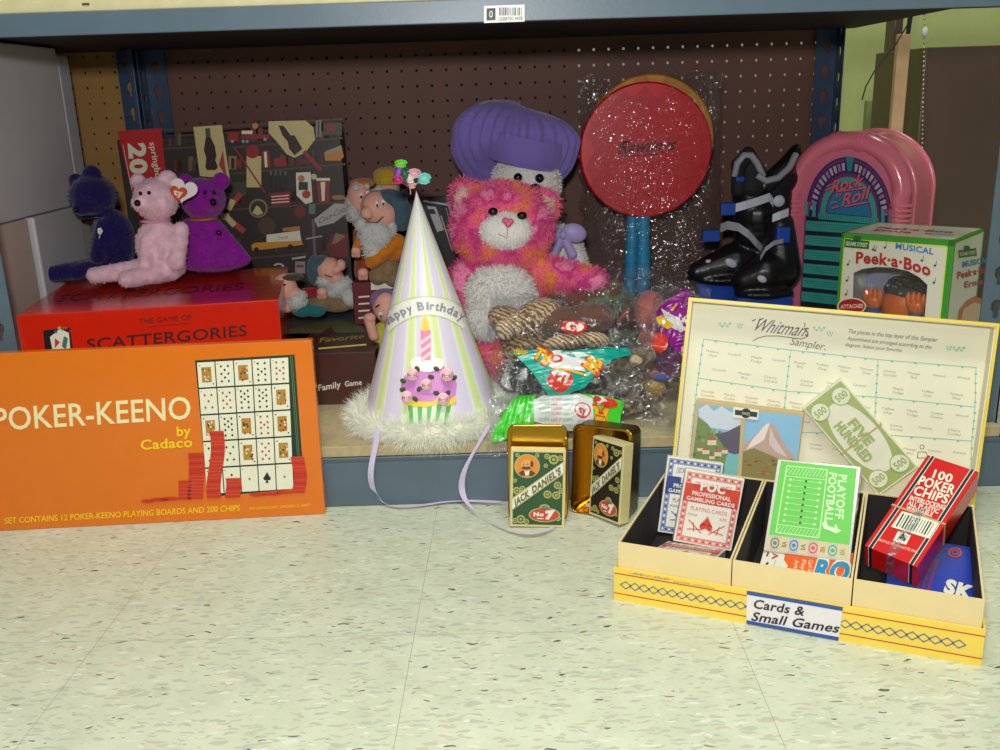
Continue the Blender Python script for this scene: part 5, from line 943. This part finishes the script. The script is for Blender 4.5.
e, S = gnome('frowning gnome doll with white beard, half behind the red game box', 1.400, (295, 318), .1565, [(285, 288, 12.5, 15, 12), (293, 294, 9, 8, 9)], [(287, 308, 5, 5, 6, -.014)], [(283, 292, -.0205)], [(290, 277, 14, 4, 12, .004)], [(297, 302, 9, 8, 8, -.008, 20), (302, 297, 4, 6, 5, -.006)], [(303, 309, 12, 8, 12, .0), (316, 311, 10, 6, 10, 0)], [], BRC, TEALP)
g = MB(); S.c((281, 288, -.023), .8, (285, 284.5, -.023), .8, g, BKE); g.build('eyebrow', e)
e, S = gnome('gnome doll in a mauve hood resting its chin on its hand beside the party hat', 1.335, (380, 345), .1565, [(386, 307, 13, 16, 12)], [], [(380.5, 315, -.020)], [(385, 300, 15, 12, 12, .006), (378, 305, 6, 14, 10, .006)], [], [(384, 333, 11, 12, 11, .002), (384, 342, 12, 7, 12, .002)], [(370, 318, 6, -.014)], LVP, YLP)
S.c((368, 318, -.012), 5, (374, 336, -.014), 5.5); S.skin('forearm', SK, e, 1.2); g = MB(); S.c((376, 307, -.021), .8, (379, 305, -.021), .8, g, BKE); g.build('eyebrow', e)
# --- tie-dye bear
Y = 1.36; base = PY(505, 380, Y); root = Vector((base.x, Y, .0815)); e = empty('plush_bear', root, (0, 0, 0), 'fluffy pink and orange tie-dye bear with white muzzle, behind the party hat', 'stuffed bear'); S = Soft(root, Y)
TD = patch('tie_dye_fur', [(246, 150, 80), (248, 120, 130), (246, 104, 164), (220, 44, 132), (250, 150, 190)], 24); WF = plush('white_fur', (236, 234, 228), .05)
S.e(502, 226, 49, 42, 40); S.e(466, 196, 16, 17, 8, .01); S.e(544, 205, 15, 16, 8, .01); S.e(500, 300, 48, 48, 36, .012); S.e(505, 350, 52, 36, 42, .02); S.e(500, 262, 36, 18, 28, .01); S.c((540, 272, -.01), 17, (596, 281, -.035), 11); S.c((466, 278, -.01), 16, (456, 318, -.03), 14); S.c((475, 352, 0.01), 20, (472, 368, -.03), 17); S.c((535, 356, 0), 20, (556, 366, -.05), 17)
S.skin('body', TD, e, 2.2, fur=26000, flen=6.5, fwid=.45, sm=3)
S.e(505, 230, 26, 18.5, 18, -.045); S.skin('muzzle', WF, e, 1.6, fur=2500, flen=2.5, fwid=.35)
S.e(500, 296, 35, 30, 16, -.036); S.e(516, 318, 22, 20, 14, -.036); S.e(484, 318, 22, 20, 14, -.036); S.skin('chest_patch', WF, e, 1.8, fur=7000, flen=5, fwid=.45)
for x, y in ((464, 198), (545, 206)): S.e(x, y, 9, 10, 5, -.004); S.skin('inner_ear', plush('peach_fur', (232, 190, 176)), e, 1.4, fur=400, flen=3)
for x, y in ((493, 211.5), (522, 215.5)): g = MB(); S.e(x, y, 4.6, 3.6, 3, -.062, 0, g, BKE); g.build('eye', e)
g = MB(); S.e(505.5, 220.5, 3.3, 2.8, 2.5, -.073, 0, g, mat('pink_nose', (230, 96, 140), .5)); S.e(510.5, 221.5, 3.3, 2.8, 2.5, -.073, 0, g, MATS['pink_nose']); S.e(508, 224, 3, 3.4, 2.5, -.073, 0, g, MATS['pink_nose']); g.build('nose', e)
g = MB(); S.c((507.5, 227, -.0755), .5, (507, 238, -.074), .5, g, ink((216, 110, 140))); S.c((507, 238, -.074), .5, (499, 234, -.072), .5, g, ink((216, 110, 140))); g.build('mouth', e)
# --- white bear in a purple puffed cap
Y = 1.50; base = PY(535, 330, Y); root = Vector((base.x, Y, .0815)); e = empty('plush_bear', root, (0, 0, 0), 'white plush bear in a big purple puffed chef cap, behind the tie-dye bear', 'stuffed bear'); S = Soft(root, Y)
S.e(526, 184, 33, 32, 32); S.e(545, 262, 40, 40, 30, .01); S.e(540, 310, 46, 46, 36, .02); S.c((568, 250, -.01), 14, (584, 285, -.03), 11); S.skin('body', WF, e, 2.2, fur=14000, flen=4, fwid=.45)
eyes(S, e, [(518, 177.5), (539.5, 178.2)], 4.2, -.052); g = MB(); S.e(535, 187, 5, 3.2, 4, -.058, 0, g, BKE); g.build('nose', e)
PV = mat('purple_cotton', (124, 106, 186), .85, var=.05, scale=50, bump=.2, sheen=.3); g = MB(); c_ = S.P(516, 138, .026); k = S.k; nth, nph = 200, 50; vs = []
Rt = Matrix.Rotation(math.radians(9), 3, 'Y')
for j in range(nph+1):
    ph = math.pi*j/nph
    for i in range(nth):
        th = 2*math.pi*i/nth; pl_ = math.cos(th*26+1.2*math.sin(th*3)); low = max(0, (ph-1.0)/2.1); top_ = max(0, 1-ph/1.2)
        rr = math.sin(ph)**.75; fold = min(1, max(0, (ph-.55)/.9)); m_ = 1+.06*pl_*fold+.02*math.sin(th*5+ph*2)+.05*noise.noise(Vector((math.cos(th)*3, math.sin(th)*3, ph*1.2)))
        x = 58*k*rr*math.cos(th)*m_; y = 42*k*rr*math.sin(th)*m_; ch = math.cos(ph); z = (31*k*ch*(1-.10*math.cos(th)) if ch > 0 else (7+52*abs(math.cos(th))**1.6)*k*ch)+1.5*k*pl_*fold
        if ph > 2.0: s_ = 1-(ph-2.0)*.15; x *= s_; y *= s_
        vs.append(c_+Rt @ Vector((x, y, z)))
g.add(vs, [[j*nth+i, j*nth+(i+1) % nth, (j+1)*nth+(i+1) % nth, (j+1)*nth+i] for j in range(nph) for i in range(nth)], PV, True); g.build('cap_crown', e)
g = MB(); vs = []; c2 = S.P(523, 153, .004); Rt2 = Matrix.Rotation(math.radians(14), 3, 'Y')
for j in range(9):
    t = j/8
    for i in range(60): th = 2*math.pi*i/60; r = (36+3*math.sin(math.pi*t)+1*t)*k; vs.append(c2+Rt2 @ Vector((r*math.cos(th), r*.95*math.sin(th), (-9+26*t)*k+2.5*k*math.sin(th))))
g.add(vs, [[j*60+i, j*60+(i+1) % 60, (j+1)*60+(i+1) % 60, (j+1)*60+i] for j in range(8) for i in range(60)], PV, True); g.build('cap_band', e)
STN = mat('lavender_satin', (178, 162, 216), .5, sheen=.4); 
g = MB(); S.e(553, 236, 12, 8, 5, -.050, 15, g, STN); S.e(574, 233, 12, 9, 5, -.050, -15, g, STN); S.e(563, 235, 4, 5, 5, -.055, 0, g, STN); S.c((562, 238, -.052), 4, (553, 254, -.05), 5, g, STN); S.c((564, 238, -.052), 4, (572, 254, -.05), 5, g, STN); g.build('bow', e)
# ================================================================ paddles in a clear bag
def paddle(name, px, py, r, Y, m, mh, label, hx, hw, back=.0):
    c = PY(px, py, Y); k = (Y/F)*1.0; R = r*k*.975; zb = .0815; e = empty(name, (c.x, Y, zb), (0, 0, 0), label, 'paddle'); g = MB(); cz = c.z-zb; n = 64; th = .016; vs = []
    prof = [(0, -th/2), (R-.003, -th/2), (R-.0006, -th/2+.001), (R, -th/2+.004), (R, th/2-.004), (R-.0006, th/2-.001), (R-.003, th/2), (0, th/2)]
    for r_, d in prof[1:-1]:
        for i in range(n): a = 2*math.pi*i/n; vs.append((r_*math.cos(a), d, cz+r_*math.sin(a)))
    q = len(prof)-2; fs = [[j*n+i, j*n+(i+1) % n, (j+1)*n+(i+1) % n, (j+1)*n+i] for j in range(q-1) for i in range(n)]; g.add(vs, fs, m, True); g.add(vs[:n], [list(range(n))], m); g.add(vs[-n:], [list(range(n))], m)
    if name == 'paddle_toy' and hx < 640:
        pass
    return e, g, c, R, cz, zb
RDP = mat('red_foam', (206, 18, 34), .35, var=.03, coat=.3); ORP = mat('amber_foam', (196, 130, 30), .4, var=.03); BLH = mat('turquoise_handle', (44, 158, 206), .35, coat=.2)
Yp = 1.555; e, g, c, R, cz, zb = paddle('ball_paddle', 645.2, 150.5, 66, Yp, RDP, BLH, 'round red paddle with a turquoise handle and black lettering, in the clear bag', 643, 13)
P = Panel(g, Matrix.Translation((c.x, Yp, zb)), (0, -.008, 0), (1, 0, 0), (0, 0, 1), (0, -1, 0)); KT = ink((40, 14, 22))
P.text('Rawlings', (618, 153.5), (673, 150), (622, 141), KT, bold=.02, shear=.04); P.line([(622, 156.5), (640, 155.5), (660, 153.5)], 1.1, KT, 2); P.line([(618, 150), (622, 143), (630, 141)], 1.1, KT, 2)
g.build('face', e)
def handle(e, c, Y, x0, x1, y1, off, zb):
    g = MB(); k = Y/F; a = PY(x0, 216, Y+off)-e.location; b = PY(x1, y1, Y+off)-e.location; b.z = .001
    pts = [a.lerp(b, t/10) for t in range(11)]; g.tube([p+Vector((0, .0, 0)) for p in pts], [.0105, .0105, .0112, .0118, .0120, .0120, .0122, .0125, .013, .0135, .014], BLH, 12)
    for t in range(6): q = a.lerp(b, .12+t*.12); g.tube([q+Vector((.0125*math.cos(w), .0125*math.sin(w), 0)) for w in [i*.6283 for i in range(10)]], .0012, BLH, 5, closed=True)
    g.build('handle', e)
handle(e, c, Yp, 643.5, 643.5, 282, 0, zb)
e, g, c, R, cz, zb = paddle('ball_paddle', 649, 141, 64, Yp+.020, ORP, BLH, 'round amber paddle peeking out behind the red one in the clear bag', 630, 13); g.build('face', e); handle(e, c, Yp+.024, 633, 629, 282, 0, zb)
class Pillow(Curved):
    """crumpled cushion-like bag; surface follows a bulge with creases"""
    def __init__(s, c, root, w, h, t, yaw, tilt, roll=0, seed=0, cr=.1, n=34):
        s.root = Vector(root); s.R = Euler((math.radians(tilt), 0, math.radians(yaw))).to_matrix() @ Matrix.Rotation(math.radians(-roll), 3, 'Y'); s.c = Vector(c); s.w = w; s.h = h; s.t = t; s.seed = seed; s.cr = cr; s.n = n; s.lay = .0004; s.metric = False; s.O = s.c; s.u = s.R @ Vector((1, 0, 0)); s.v = s.R @ Vector((0, 0, 1)); s.nn = s.R @ Vector((0, -1, 0)); s.inv = Matrix(); s.sub = 3; s.mb = None
    def p(s, a):
        d = ray(*a); O2 = s.c+s.nn*s.t*.7; t = (O2-EYE).dot(s.nn)/d.dot(s.nn); q = EYE+d*t-O2; return Vector((q.dot(s.u), q.dot(s.v)))
    def disp(s, x, y):
        a = min(1, abs(x)/(s.w/2)); b = min(1, abs(y)/(s.h/2)); bu = s.t*(1-a**2.4)**.7*(1-b**2.4)**.7; v = Vector((x*22+s.seed, y*22, s.seed*3)); f = Vector((x*60+s.seed, y*60, s.seed*1.7))
        return bu+s.cr*(.022*noise.noise(v)+.012*abs(noise.noise(f))*(1+2*max(a, b)))
    def W(s, q, lay): return s.c+s.u*q[0]+s.v*q[1]+s.nn*(s.disp(q[0], q[1])+lay*s.lay)-s.root
    def film(s, m, edge=1.0):
        g = MB(); n = s.n; vs = []
        for sg in (1, -1):
            for j in range(n+1):
                for i in range(n+1):
                    x = (i/n-.5)*s.w; y = (j/n-.5)*s.h; jx = .012*s.w*noise.noise(Vector((y*40+s.seed, x*9, 1)))*(1+8*s.cr); jy = .02*s.h*noise.noise(Vector((x*40+s.seed, y*9, 5)))*(1+8*s.cr)
                    d = s.disp(x, y); vs.append(s.c+s.u*(x+jx)+s.v*(y+jy)+s.nn*(d if sg > 0 else -d*.6+.0)-s.root)
        fs = []
        for k in range(2):
            o = k*(n+1)*(n+1)
            for j in range(n):
                for i in range(n): a = o+j*(n+1)+i; fs.append([a, a+1, a+n+2, a+n+1] if k == 0 else [a, a+n+1, a+n+2, a+1])
        g.add(vs, fs, m, True); return g
CF = film('clear_film', gloss=.12, rough=.12, milky=.012); CF2 = film('bag_film', gloss=.13, rough=.11, milky=.006)
rb = PY(655, 185, Yp); rt_ = Vector((rb.x, Yp, .0815)); o_ = empty('plastic_bag', rt_, (0, 0, 0), 'large crinkled clear plastic bag around the two round paddles', 'plastic bag')
c0 = PY(650, 178, Yp+.014); c0.z -= .035; pw = Pillow(c0, rt_, .228, .380, .060, 0, 0, 0, 3, .35, 60); pw.film(CF2).build('film', o_)
# ================================================================ inline skates
BKP = mat('black_shell', (20, 20, 24), .35, var=.1, bump=.1); GYT = mat('grey_trim', (150, 152, 162), .5); SBL = mat('blue_buckle', (24, 70, 170), .35); WST = mat('white_strap', (190, 194, 206), .45)
def strap(S, e, pts, w, m, name):
    g = MB(); vs = []
    for (x, y, dy) in pts:
        q = S.P(x, y, dy); vs += [q+Vector((0, 0, w/2)), q+Vector((0, -.003, w/2)), q+Vector((0, -.003, -w/2)), q+Vector((0, 0, -w/2))]
    n = len(pts); fs = [[4*i+k, 4*i+(k+1) % 4, 4*i+4+(k+1) % 4, 4*i+4+k] for i in range(n-1) for k in range(4)]; fs += [[0, 1, 2, 3], [4*n-4, 4*n-3, 4*n-2, 4*n-1]]; g.add(vs, fs, m); return g.build(name, e)
def wheels(S, e, xs, y, r):
    for x in xs:
        g = MB(); q = S.P(x, y, 0); k = S.k; q.z = r*k; g.cyl(q+Vector((0, -.012, 0)), q+Vector((0, .012, 0)), r*k, r*k, mat('wheel', (52, 54, 60), .4)); g.cyl(q+Vector((0, -.0125, 0)), q+Vector((0, .0125, 0)), r*k*.4, r*k*.4, GYT, 12); g.build('wheel', e)
Y = 1.53; b = PY(735, 340, Y); root = Vector((b.x, Y, .0815)); e = empty('inline_skate', root, (0, 0, 0), 'black inline skate with pale straps and blue buckles, its cuff standing open', 'inline skate'); S = Soft(root, Y)
S.c((697, 272, -.01), 10, (735, 262, 0), 20); S.c((735, 262, 0), 20, (775, 262, .01), 22); S.c((765, 258, .01), 22, (757, 215, .0), 21); S.c((752, 235, 0), 18, (750, 190, 0), 17); S.c((772, 225, .01), 18, (776, 190, .01), 16); S.e(735, 277, 48, 8, 24); S.skin('boot_shell', BKP, e, 1.8, sm=3)
S.c((738, 190, -.02), 7, (738, 165, -.024), 6); S.c((738, 165, -.024), 7, (748, 154, -.02), 6); S.c((748, 154, -.02), 7, (760, 172, -.01), 6); S.c((752, 186, -.01), 14, (752, 168, -.01), 10); S.skin('tongue', mat('black_lining', (24, 24, 28), .8), e, 1.5, sm=2)
g = MB(); g.tube([S.P(*q) for q in ((735, 176, -.030), (737, 163, -.034), (744, 155, -.034), (751, 155, -.032), (757, 163, -.028), (763, 176, -.022))], .0055, GYT, 8); g.build('tongue_trim', e)
S.c((764, 186, -.015), 9, (786, 166, -.01), 9); S.c((786, 166, -.01), 9, (795, 150, .0), 5); S.c((768, 200, 0), 15, (784, 178, .01), 14); S.c((790, 170, .01), 8, (797, 148, .01), 4); S.skin('cuff', BKP, e, 1.5, sm=2)
g = MB(); g.tube([S.P(*q) for q in ((757, 175, -.028), (766, 181, -.030), (778, 178, -.030), (789, 168, -.026), (796, 154, -.018))], .0055, GYT, 8); g.build('cuff_trim', e)
strap(S, e, [(734, 208, -.036), (745, 205, -.040), (758, 201, -.040), (769, 197, -.036), (773, 203, -.03)], .013, WST, 'strap'); strap(S, e, [(720, 228, -.026), (727, 225, -.034), (738, 227, -.042), (748, 234, -.046), (756, 243, -.044), (762, 249, -.036)], .013, GYT, 'strap')
for q, sz in (((728, 209), (7, 6)), ((711, 236), (8, 5.5)), ((740, 179), (4, 2.5))):
    g = MB(); p_ = S.P(*q, -.036); k = S.k; g.box(p_.x-sz[0]*k, p_.x+sz[0]*k, p_.y-.004, p_.y+.010, p_.z-sz[1]*k, p_.z+sz[1]*k, SBL, .002); g.build('buckle', e)
for q in ((710, 263, 5, 3), (731, 263, 6.5, 4)): g = MB(); S.e(q[0], q[1], q[2], q[3], 2, -.032 if q[0] > 720 else -.020, -30, g, WST); g.build('vent', e)
g = MB(); S.e(779, 201, 5.5, 5.5, 2, -.034, 0, g, WST); g.build('ankle_rivet', e)
g = MB(); a = S.P(697, 281, 0); b_ = S.P(770, 281, 0); k = S.k; g.box(a.x, b_.x, -.017, .017, b_.z-.040, b_.z+.006, SBL, .003); g.build('wheel_frame', e); wheels(S, e, (702, 724, 747, 769), 0, 13)
Y = 1.455; b = PY(765, 340, Y); root = Vector((b.x, Y, .0815)); e = empty('inline_skate', root, (0, 0, 0), 'black inline skate nearer the pink jukebox, only its pale-vented toe showing', 'inline skate'); S = Soft(root, Y)
S.c((744, 280, -.0), 13, (765, 272, 0), 20); S.c((765, 272, 0), 20, (782, 270, .01), 19); S.c((780, 265, .01), 20, (780, 225, .02), 14); S.e(764, 292, 30, 7, 20); S.skin('boot_shell', BKP, e, 1.8, sm=3)
g = MB(); S.e(762, 279, 5, 3.4, 2, -.030, -30, g, WST); g.build('vent', e); strap(S, e, [(760, 258, -.022), (765, 249, -.028), (773, 243, -.028), (784, 240, -.02)], .007, GYT, 'strap'); strap(S, e, [(772, 218, -.012), (780, 215, -.016), (788, 212, -.012)], .012, WST, 'strap')
g = MB(); p_ = S.P(783, 235, -.02); g.box(p_.x-.010, p_.x+.010, p_.y-.004, p_.y+.010, p_.z-.012, p_.z+.012, SBL, .002); g.build('buckle', e)
g = MB(); a = S.P(735, 297, 0); b_ = S.P(790, 297, 0); g.box(a.x, b_.x, -.017, .017, b_.z-.032, b_.z+.004, SBL, .003); g.build('wheel_frame', e); wheels(S, e, (742, 762, 782), 0, 13)
# ================================================================ heap of bagged beanies
def packet(name, label, cpx, Y, wpx, hpx, t, yaw, tilt, roll=0, seed=0, cr=.18, fm=None, zmin=None):
    k = Y/F*1.04; c = PY(*cpx, Y); root = Vector((c.x, Y, zmin if zmin is not None else .0815)); e = empty(name, root, (0, 0, 0), label, 'bagged toy'); P = Pillow(c, root, wpx*k, hpx*k, t, yaw, tilt, roll, seed, cr); P.film(fm or CF).build('bag', e); return e, P, Soft(root, Y)
def prints(P, e, name, fn): P.mb = MB(); fn(P); return P.mb.build(name, e)
BR1 = bands('tiger_fur', (196, 168, 128), (120, 92, 70), 60, 7, 'DIAGONAL'); BR2 = bands('tan_stripe', (216, 192, 156), (136, 104, 80), 80, 3, 'DIAGONAL'); BR3 = plush('dark_brown', (104, 72, 60)); GRP = patch('moss_fur', [(70, 86, 66), (120, 146, 116), (110, 84, 66), (150, 84, 70)], 24); BKW = patch('zebra_fur', [(24, 24, 24), (60, 60, 58), (190, 190, 186)], 60); PNK = plush('dusty_rose', (196, 124, 116)); DKF = patch('dusk_fur', [(60, 54, 46), (130, 116, 96), (74, 66, 56), (178, 160, 130)], 40)
def gi(c): return mat('gloss_%02x%02x%02x' % c, c, .22, var=.04, coat=.3)
# back of the heap
e, P, S = packet('bagged_beanie', 'bagged brown and moss green plush at the back of the heap, under the paddle handles', (606, 300), 1.33, 110, 62, .030, -8, -28, 4, 11, .45)
S.e(590, 305, 30, 18, 24, 0); S.e(620, 312, 26, 20, 22, .0); S.e(606, 292, 20, 12, 18, 0); S.e(606, 335, 40, 28, 24, .01); S.e(606, 362, 44, 18, 26, .01); S.skin('plush_toy', GRP, e, 1.8, fur=1500, flen=2)
g = MB(); S.e(601, 307, 9, 4, 5, -.036, -20, g, ink((190, 70, 50))); S.c((618, 322, -.034), 2, (628, 310, -.034), 3, g, ink((214, 90, 40))); g.build('felt_feet', e)
e, P, S = packet('bagged_beanie', 'bagged dusty rose plush between the moss green one and the purple packet', (650, 322), 1.29, 62, 80, .026, 4, -30, -8, 23, .45)
S.e(650, 312, 16, 22, 18, .0); S.e(655, 340, 17, 18, 18, .0); S.e(645, 365, 20, 18, 20, 0); S.skin('plush_toy', PNK, e, 1.7, fur=700, flen=2)
e, P, S = packet('bagged_beanie', 'bagged striped brown plush at the left of the heap, against the tie-dye bear', (530, 323), 1.235, 84, 58, .030, 12, -42, -12, 5, .35)
S.e(512, 322, 26, 14, 18, 0, -25); S.e(540, 314, 24, 16, 20, .0, 10); S.e(530, 345, 30, 20, 22, .015); S.e(530, 375, 34, 22, 24, .02); S.skin('plush_toy', BR1, e, 1.6, fur=1500, flen=1.8)
S.e(505, 330, 9, 11, 7, -.022, 20); S.skin('paw', BR2, e, 1.4)
e, P, S = packet('bagged_beanie', 'bagged dark brown plush with tan striped belly and red heart tag, atop the heap', (582, 330), 1.225, 104, 62, .032, -4, -44, 3, 17, .35)
S.e(562, 322, 26, 16, 20, 0); S.e(590, 318, 26, 16, 20, .0); S.e(580, 350, 36, 18, 24, .012); S.e(580, 372, 40, 18, 24, .015); S.skin('plush_toy', BR3, e, 1.6, fur=1500, flen=1.8)
S.e(568, 341, 26, 8, 8, -.026, 8); S.e(596, 340, 14, 8, 8, -.026, -10); S.skin('belly', BR2, e, 1.3, fur=400, flen=1.4)
def f(P):
    P.sub = 2; P.disc((574, 331), 13, gi((200, 50, 40)), 1, ry=6.5); P.disc((575, 331), 9, gi((226, 214, 200)), 2, ry=4.4); P.textc('ty', (575, 331), 11, 5, gi((190, 50, 40)), 0, lay=3, bold=.05)
prints(P, e, 'heart_tag', f)
# dark clear-bagged plush, right front
e, P, S = packet('bagged_beanie', 'clear bagged grey-black plush resting on the deck at the right front of the heap', (622, 385), 1.185, 126, 84, .032, -10, -48, -14, 31, .4)
S.e(600, 372, 30, 12, 18, 0, -14); S.e(630, 362, 28, 12, 20, .0, 18); S.e(620, 384, 36, 16, 22, .006); S.e(640, 392, 24, 14, 18, 0); S.e(620, 402, 34, 12, 20, .0); S.skin('plush_toy', DKF, e, 1.6, fur=2200, flen=2)
g = MB(); S.e(655, 388, 11, 9, 8, -.018, 0, g, plush('ochre', (150, 124, 60))); S.e(661, 378, 9, 4, 6, -.018, 0, g, plush('denim', (70, 80, 140))); g.build('felt_feet', e)
e, P, S = packet('bagged_beanie', 'bagged black and white plush under a teal header with yellow lettering', (562, 372), 1.155, 150, 62, .026, 2, -46, 3, 41, .22)
S.e(520, 374, 24, 14, 16, 0, 40); S.e(545, 384, 26, 14, 16, 0, 20); S.e(585, 380, 26, 12, 14, .004); S.e(560, 398, 34, 12, 16, .004); S.skin('plush_toy', BKW, e, 1.5, fur=1500, flen=1.8)
TLG = gi((10, 160, 140)); YG_ = gi((226, 180, 30)); RG_ = gi((214, 60, 40)); WG = gi((220, 218, 214))
def f(P):
    P.sub = 3; P.poly([(510, 351), (540, 351), (568, 352), (598, 350), (628, 344), (633, 350), (615, 360), (600, 372), (585, 386), (568, 391), (550, 393), (540, 384), (528, 370)], TLG, 1)
    P.poly([(541, 358), (560, 352), (585, 355), (596, 362), (588, 374), (572, 373), (552, 372), (544, 366)], WG, 2); P.disc((556, 362), 6.5, RG_, 3, ry=4.5); P.disc((556, 362), 3.6, WG, 4, ry=2.4)
    P.disc((560, 381), 13, RG_, 3, ry=9); P.poly([(551, 376), (559, 373), (570, 377), (566, 384), (556, 383)], WG, 4); P.textc('ty', (560, 380), 12, 8, RG_, 0, lay=5, bold=.05)
    P.textc('TB', (543, 359), 20, 14, RG_, 32, lay=5, bold=.10); P.textc('TB', (543, 359), 19, 12.5, YG_, 32, lay=6, bold=.05); P.textc('BB', (592, 367), 15, 17, RG_, -58, lay=5, bold=.10); P.textc('BB', (592, 367), 14, 15, YG_, -58, lay=6, bold=.05); P.textc('TEENIE', (520, 354), 14, 5, YG_, 6, lay=5, bold=.05)
    P.line([(553, 373), (570, 374), (586, 377)], 1.6, YG_, 5)
prints(P, e, 'header_print', f)
e, P, S = packet('bagged_beanie', 'bright green beanie packet with a white text panel, lowest at the front of the heap', (556, 413), 1.122, 140, 44, .020, 4, -46, 0, 53, .15, zmin=.0815)
GG = gi((70, 200, 50)); 
def f(P):
    P.sub = 3; P.poly([(491, 438), (494, 428), (506, 410), (516, 394), (526, 390), (536, 394), (534, 410), (534, 428), (522, 432), (508, 434), (498, 438)], GG, 1)
    for k in range(11): P.line([(500+k*3.2, 434-k*1.5+max(0, k-8)), (511+k*2.2, 402-k*.5)], .7, gi((40, 160, 40)) if k % 2 else gi((130, 226, 110)), 2)
    P.poly([(533, 402), (544, 395), (580, 394), (592, 400), (594, 427), (564, 427), (534, 422)], gi((214, 216, 212)), 2)
    P.poly([(580, 394), (604, 395), (626, 398), (622, 412), (620, 428), (592, 428), (592, 402)], GG, 1)
    for k in range(5):
        for j, c_ in enumerate((gi((60, 170, 90)), gi((196, 60, 60)), gi((60, 170, 90)))): P.textc(('ALLEN KEEP AWAY', 'TY INC. OAKBROOK', 'AGES 3+')[(k+j) % 3], (544+j*12, 402+k*4.6), 11, 2.6, c_, -4, lay=3)
    P.disc((582, 412), 8.5, RG_, 3, ry=7); P.disc((582, 412), 7, gi((214, 216, 212)), 4, ry=5.6); P.textc('ty', (582, 412), 8, 6, RG_, 0, lay=5, bold=.05)
    P.textc('M', (600, 418), 18, 20, RG_, 4, lay=5, bold=.12); P.textc('M', (600, 418), 17, 18, YG_, 4, lay=6, bold=.07); P.disc((606, 402), 13, RG_, 4, ry=5); P.poly([(590, 397), (602, 397), (608, 401), (598, 405)], WG, 5); P.disc((597, 400), 4, RG_, 6, ry=3)
prints(P, e, 'packet_print', f); S.e(556, 413, 60, 12, 14, .0); S.e(525, 418, 25, 10, 12, .0); S.skin('plush_toy', plush('lime_fur', (90, 150, 70)), e, 1.7)
e, P, S = packet('bagged_beanie', 'magenta purple beanie packet with white and yellow lettering, beside the cream box lid', (674, 322), 1.235, 50, 84, .016, -14, -26, -14, 61, .3)
PG_ = gi((140, 20, 130))
def f(P):
    P.sub = 3; P.poly([(684, 288), (690, 292), (692, 305), (690, 352), (676, 352), (660, 330), (656, 312), (664, 303), (676, 296)], PG_, 1); P.poly([(661, 309), (668, 314), (681, 320), (690, 314), (692, 328), (680, 333), (668, 326)], WG, 2)
    P.poly([(656, 318), (662, 316), (674, 326), (668, 330), (658, 324)], YG_, 3); P.disc((660, 343), 8, RG_, 3, ry=10); P.line([(672, 312), (677, 306)], 2, YG_, 4)
    for k in range(4): P.line([(676, 338+k*3.5), (690, 334+k*3.5)], .8, gi((200, 110, 190)), 2)
prints(P, e, 'packet_print', f); S.e(674, 335, 20, 22, 16, .01); S.e(674, 360, 22, 18, 16, .01); S.skin('plush_toy', plush('plum', (110, 30, 90)), e, 1.7)
c_ = PY(500, 447, 1.082); e = empty('empty_wrapper', (c_.x, 1.082, .05), (0, 0, 0), 'small crumpled clear wrapper hanging over the blue shelf edge below the green packet', 'wrapper'); P = Pillow(c_, (c_.x, 1.082, .05), .034, .026, .006, 0, -10, 0, 71, .3); P.film(CF).build('film', e)
# ================================================================ light
def area(name, loc, target, sx, sy, W, col=(1, 1, 1)):
    l = bpy.data.lights.new(name, 'AREA'); l.shape = 'RECTANGLE'; l.size = sx; l.size_y = sy; l.energy = W; l.color = col; o = bpy.data.objects.new(name, l); COL.objects.link(o)
    o.location = loc; o.rotation_euler = (Vector(target)-Vector(loc)).to_track_quat('-Z', 'Y').to_euler(); return o
area('ceiling_fluorescent', (0.1, .35, 2.6), (0.1, .75, 0), 1.3, .5, 36, (.95, 1, .93))
area('ceiling_fluorescent', (0.0, -1.6, 2.6), (0, 0, 0), 1.3, .5, 10, (.95, 1, .95))
area('ceiling_fluorescent', (1.6, 2.2, 2.6), (1.4, 2.4, 0), 1.0, .4, 12, (.95, 1, .9))
area('camera_flash', (-.03, -.02, .60), (0, 1.2, .25), .07, .04, 7.6, (1, .98, .97))
w = bpy.data.worlds.new('room'); SC.world = w; w.use_nodes = True; w.node_tree.nodes['Background'].inputs[0].default_value = (.85, .9, .85, 1); w.node_tree.nodes['Background'].inputs[1].default_value = .11
SC.view_settings.view_transform = 'Standard'; SC.view_settings.look = 'None'; SC.view_settings.gamma = 1; SC.view_settings.use_curve_mapping = False; SC.view_settings.exposure = 0.12
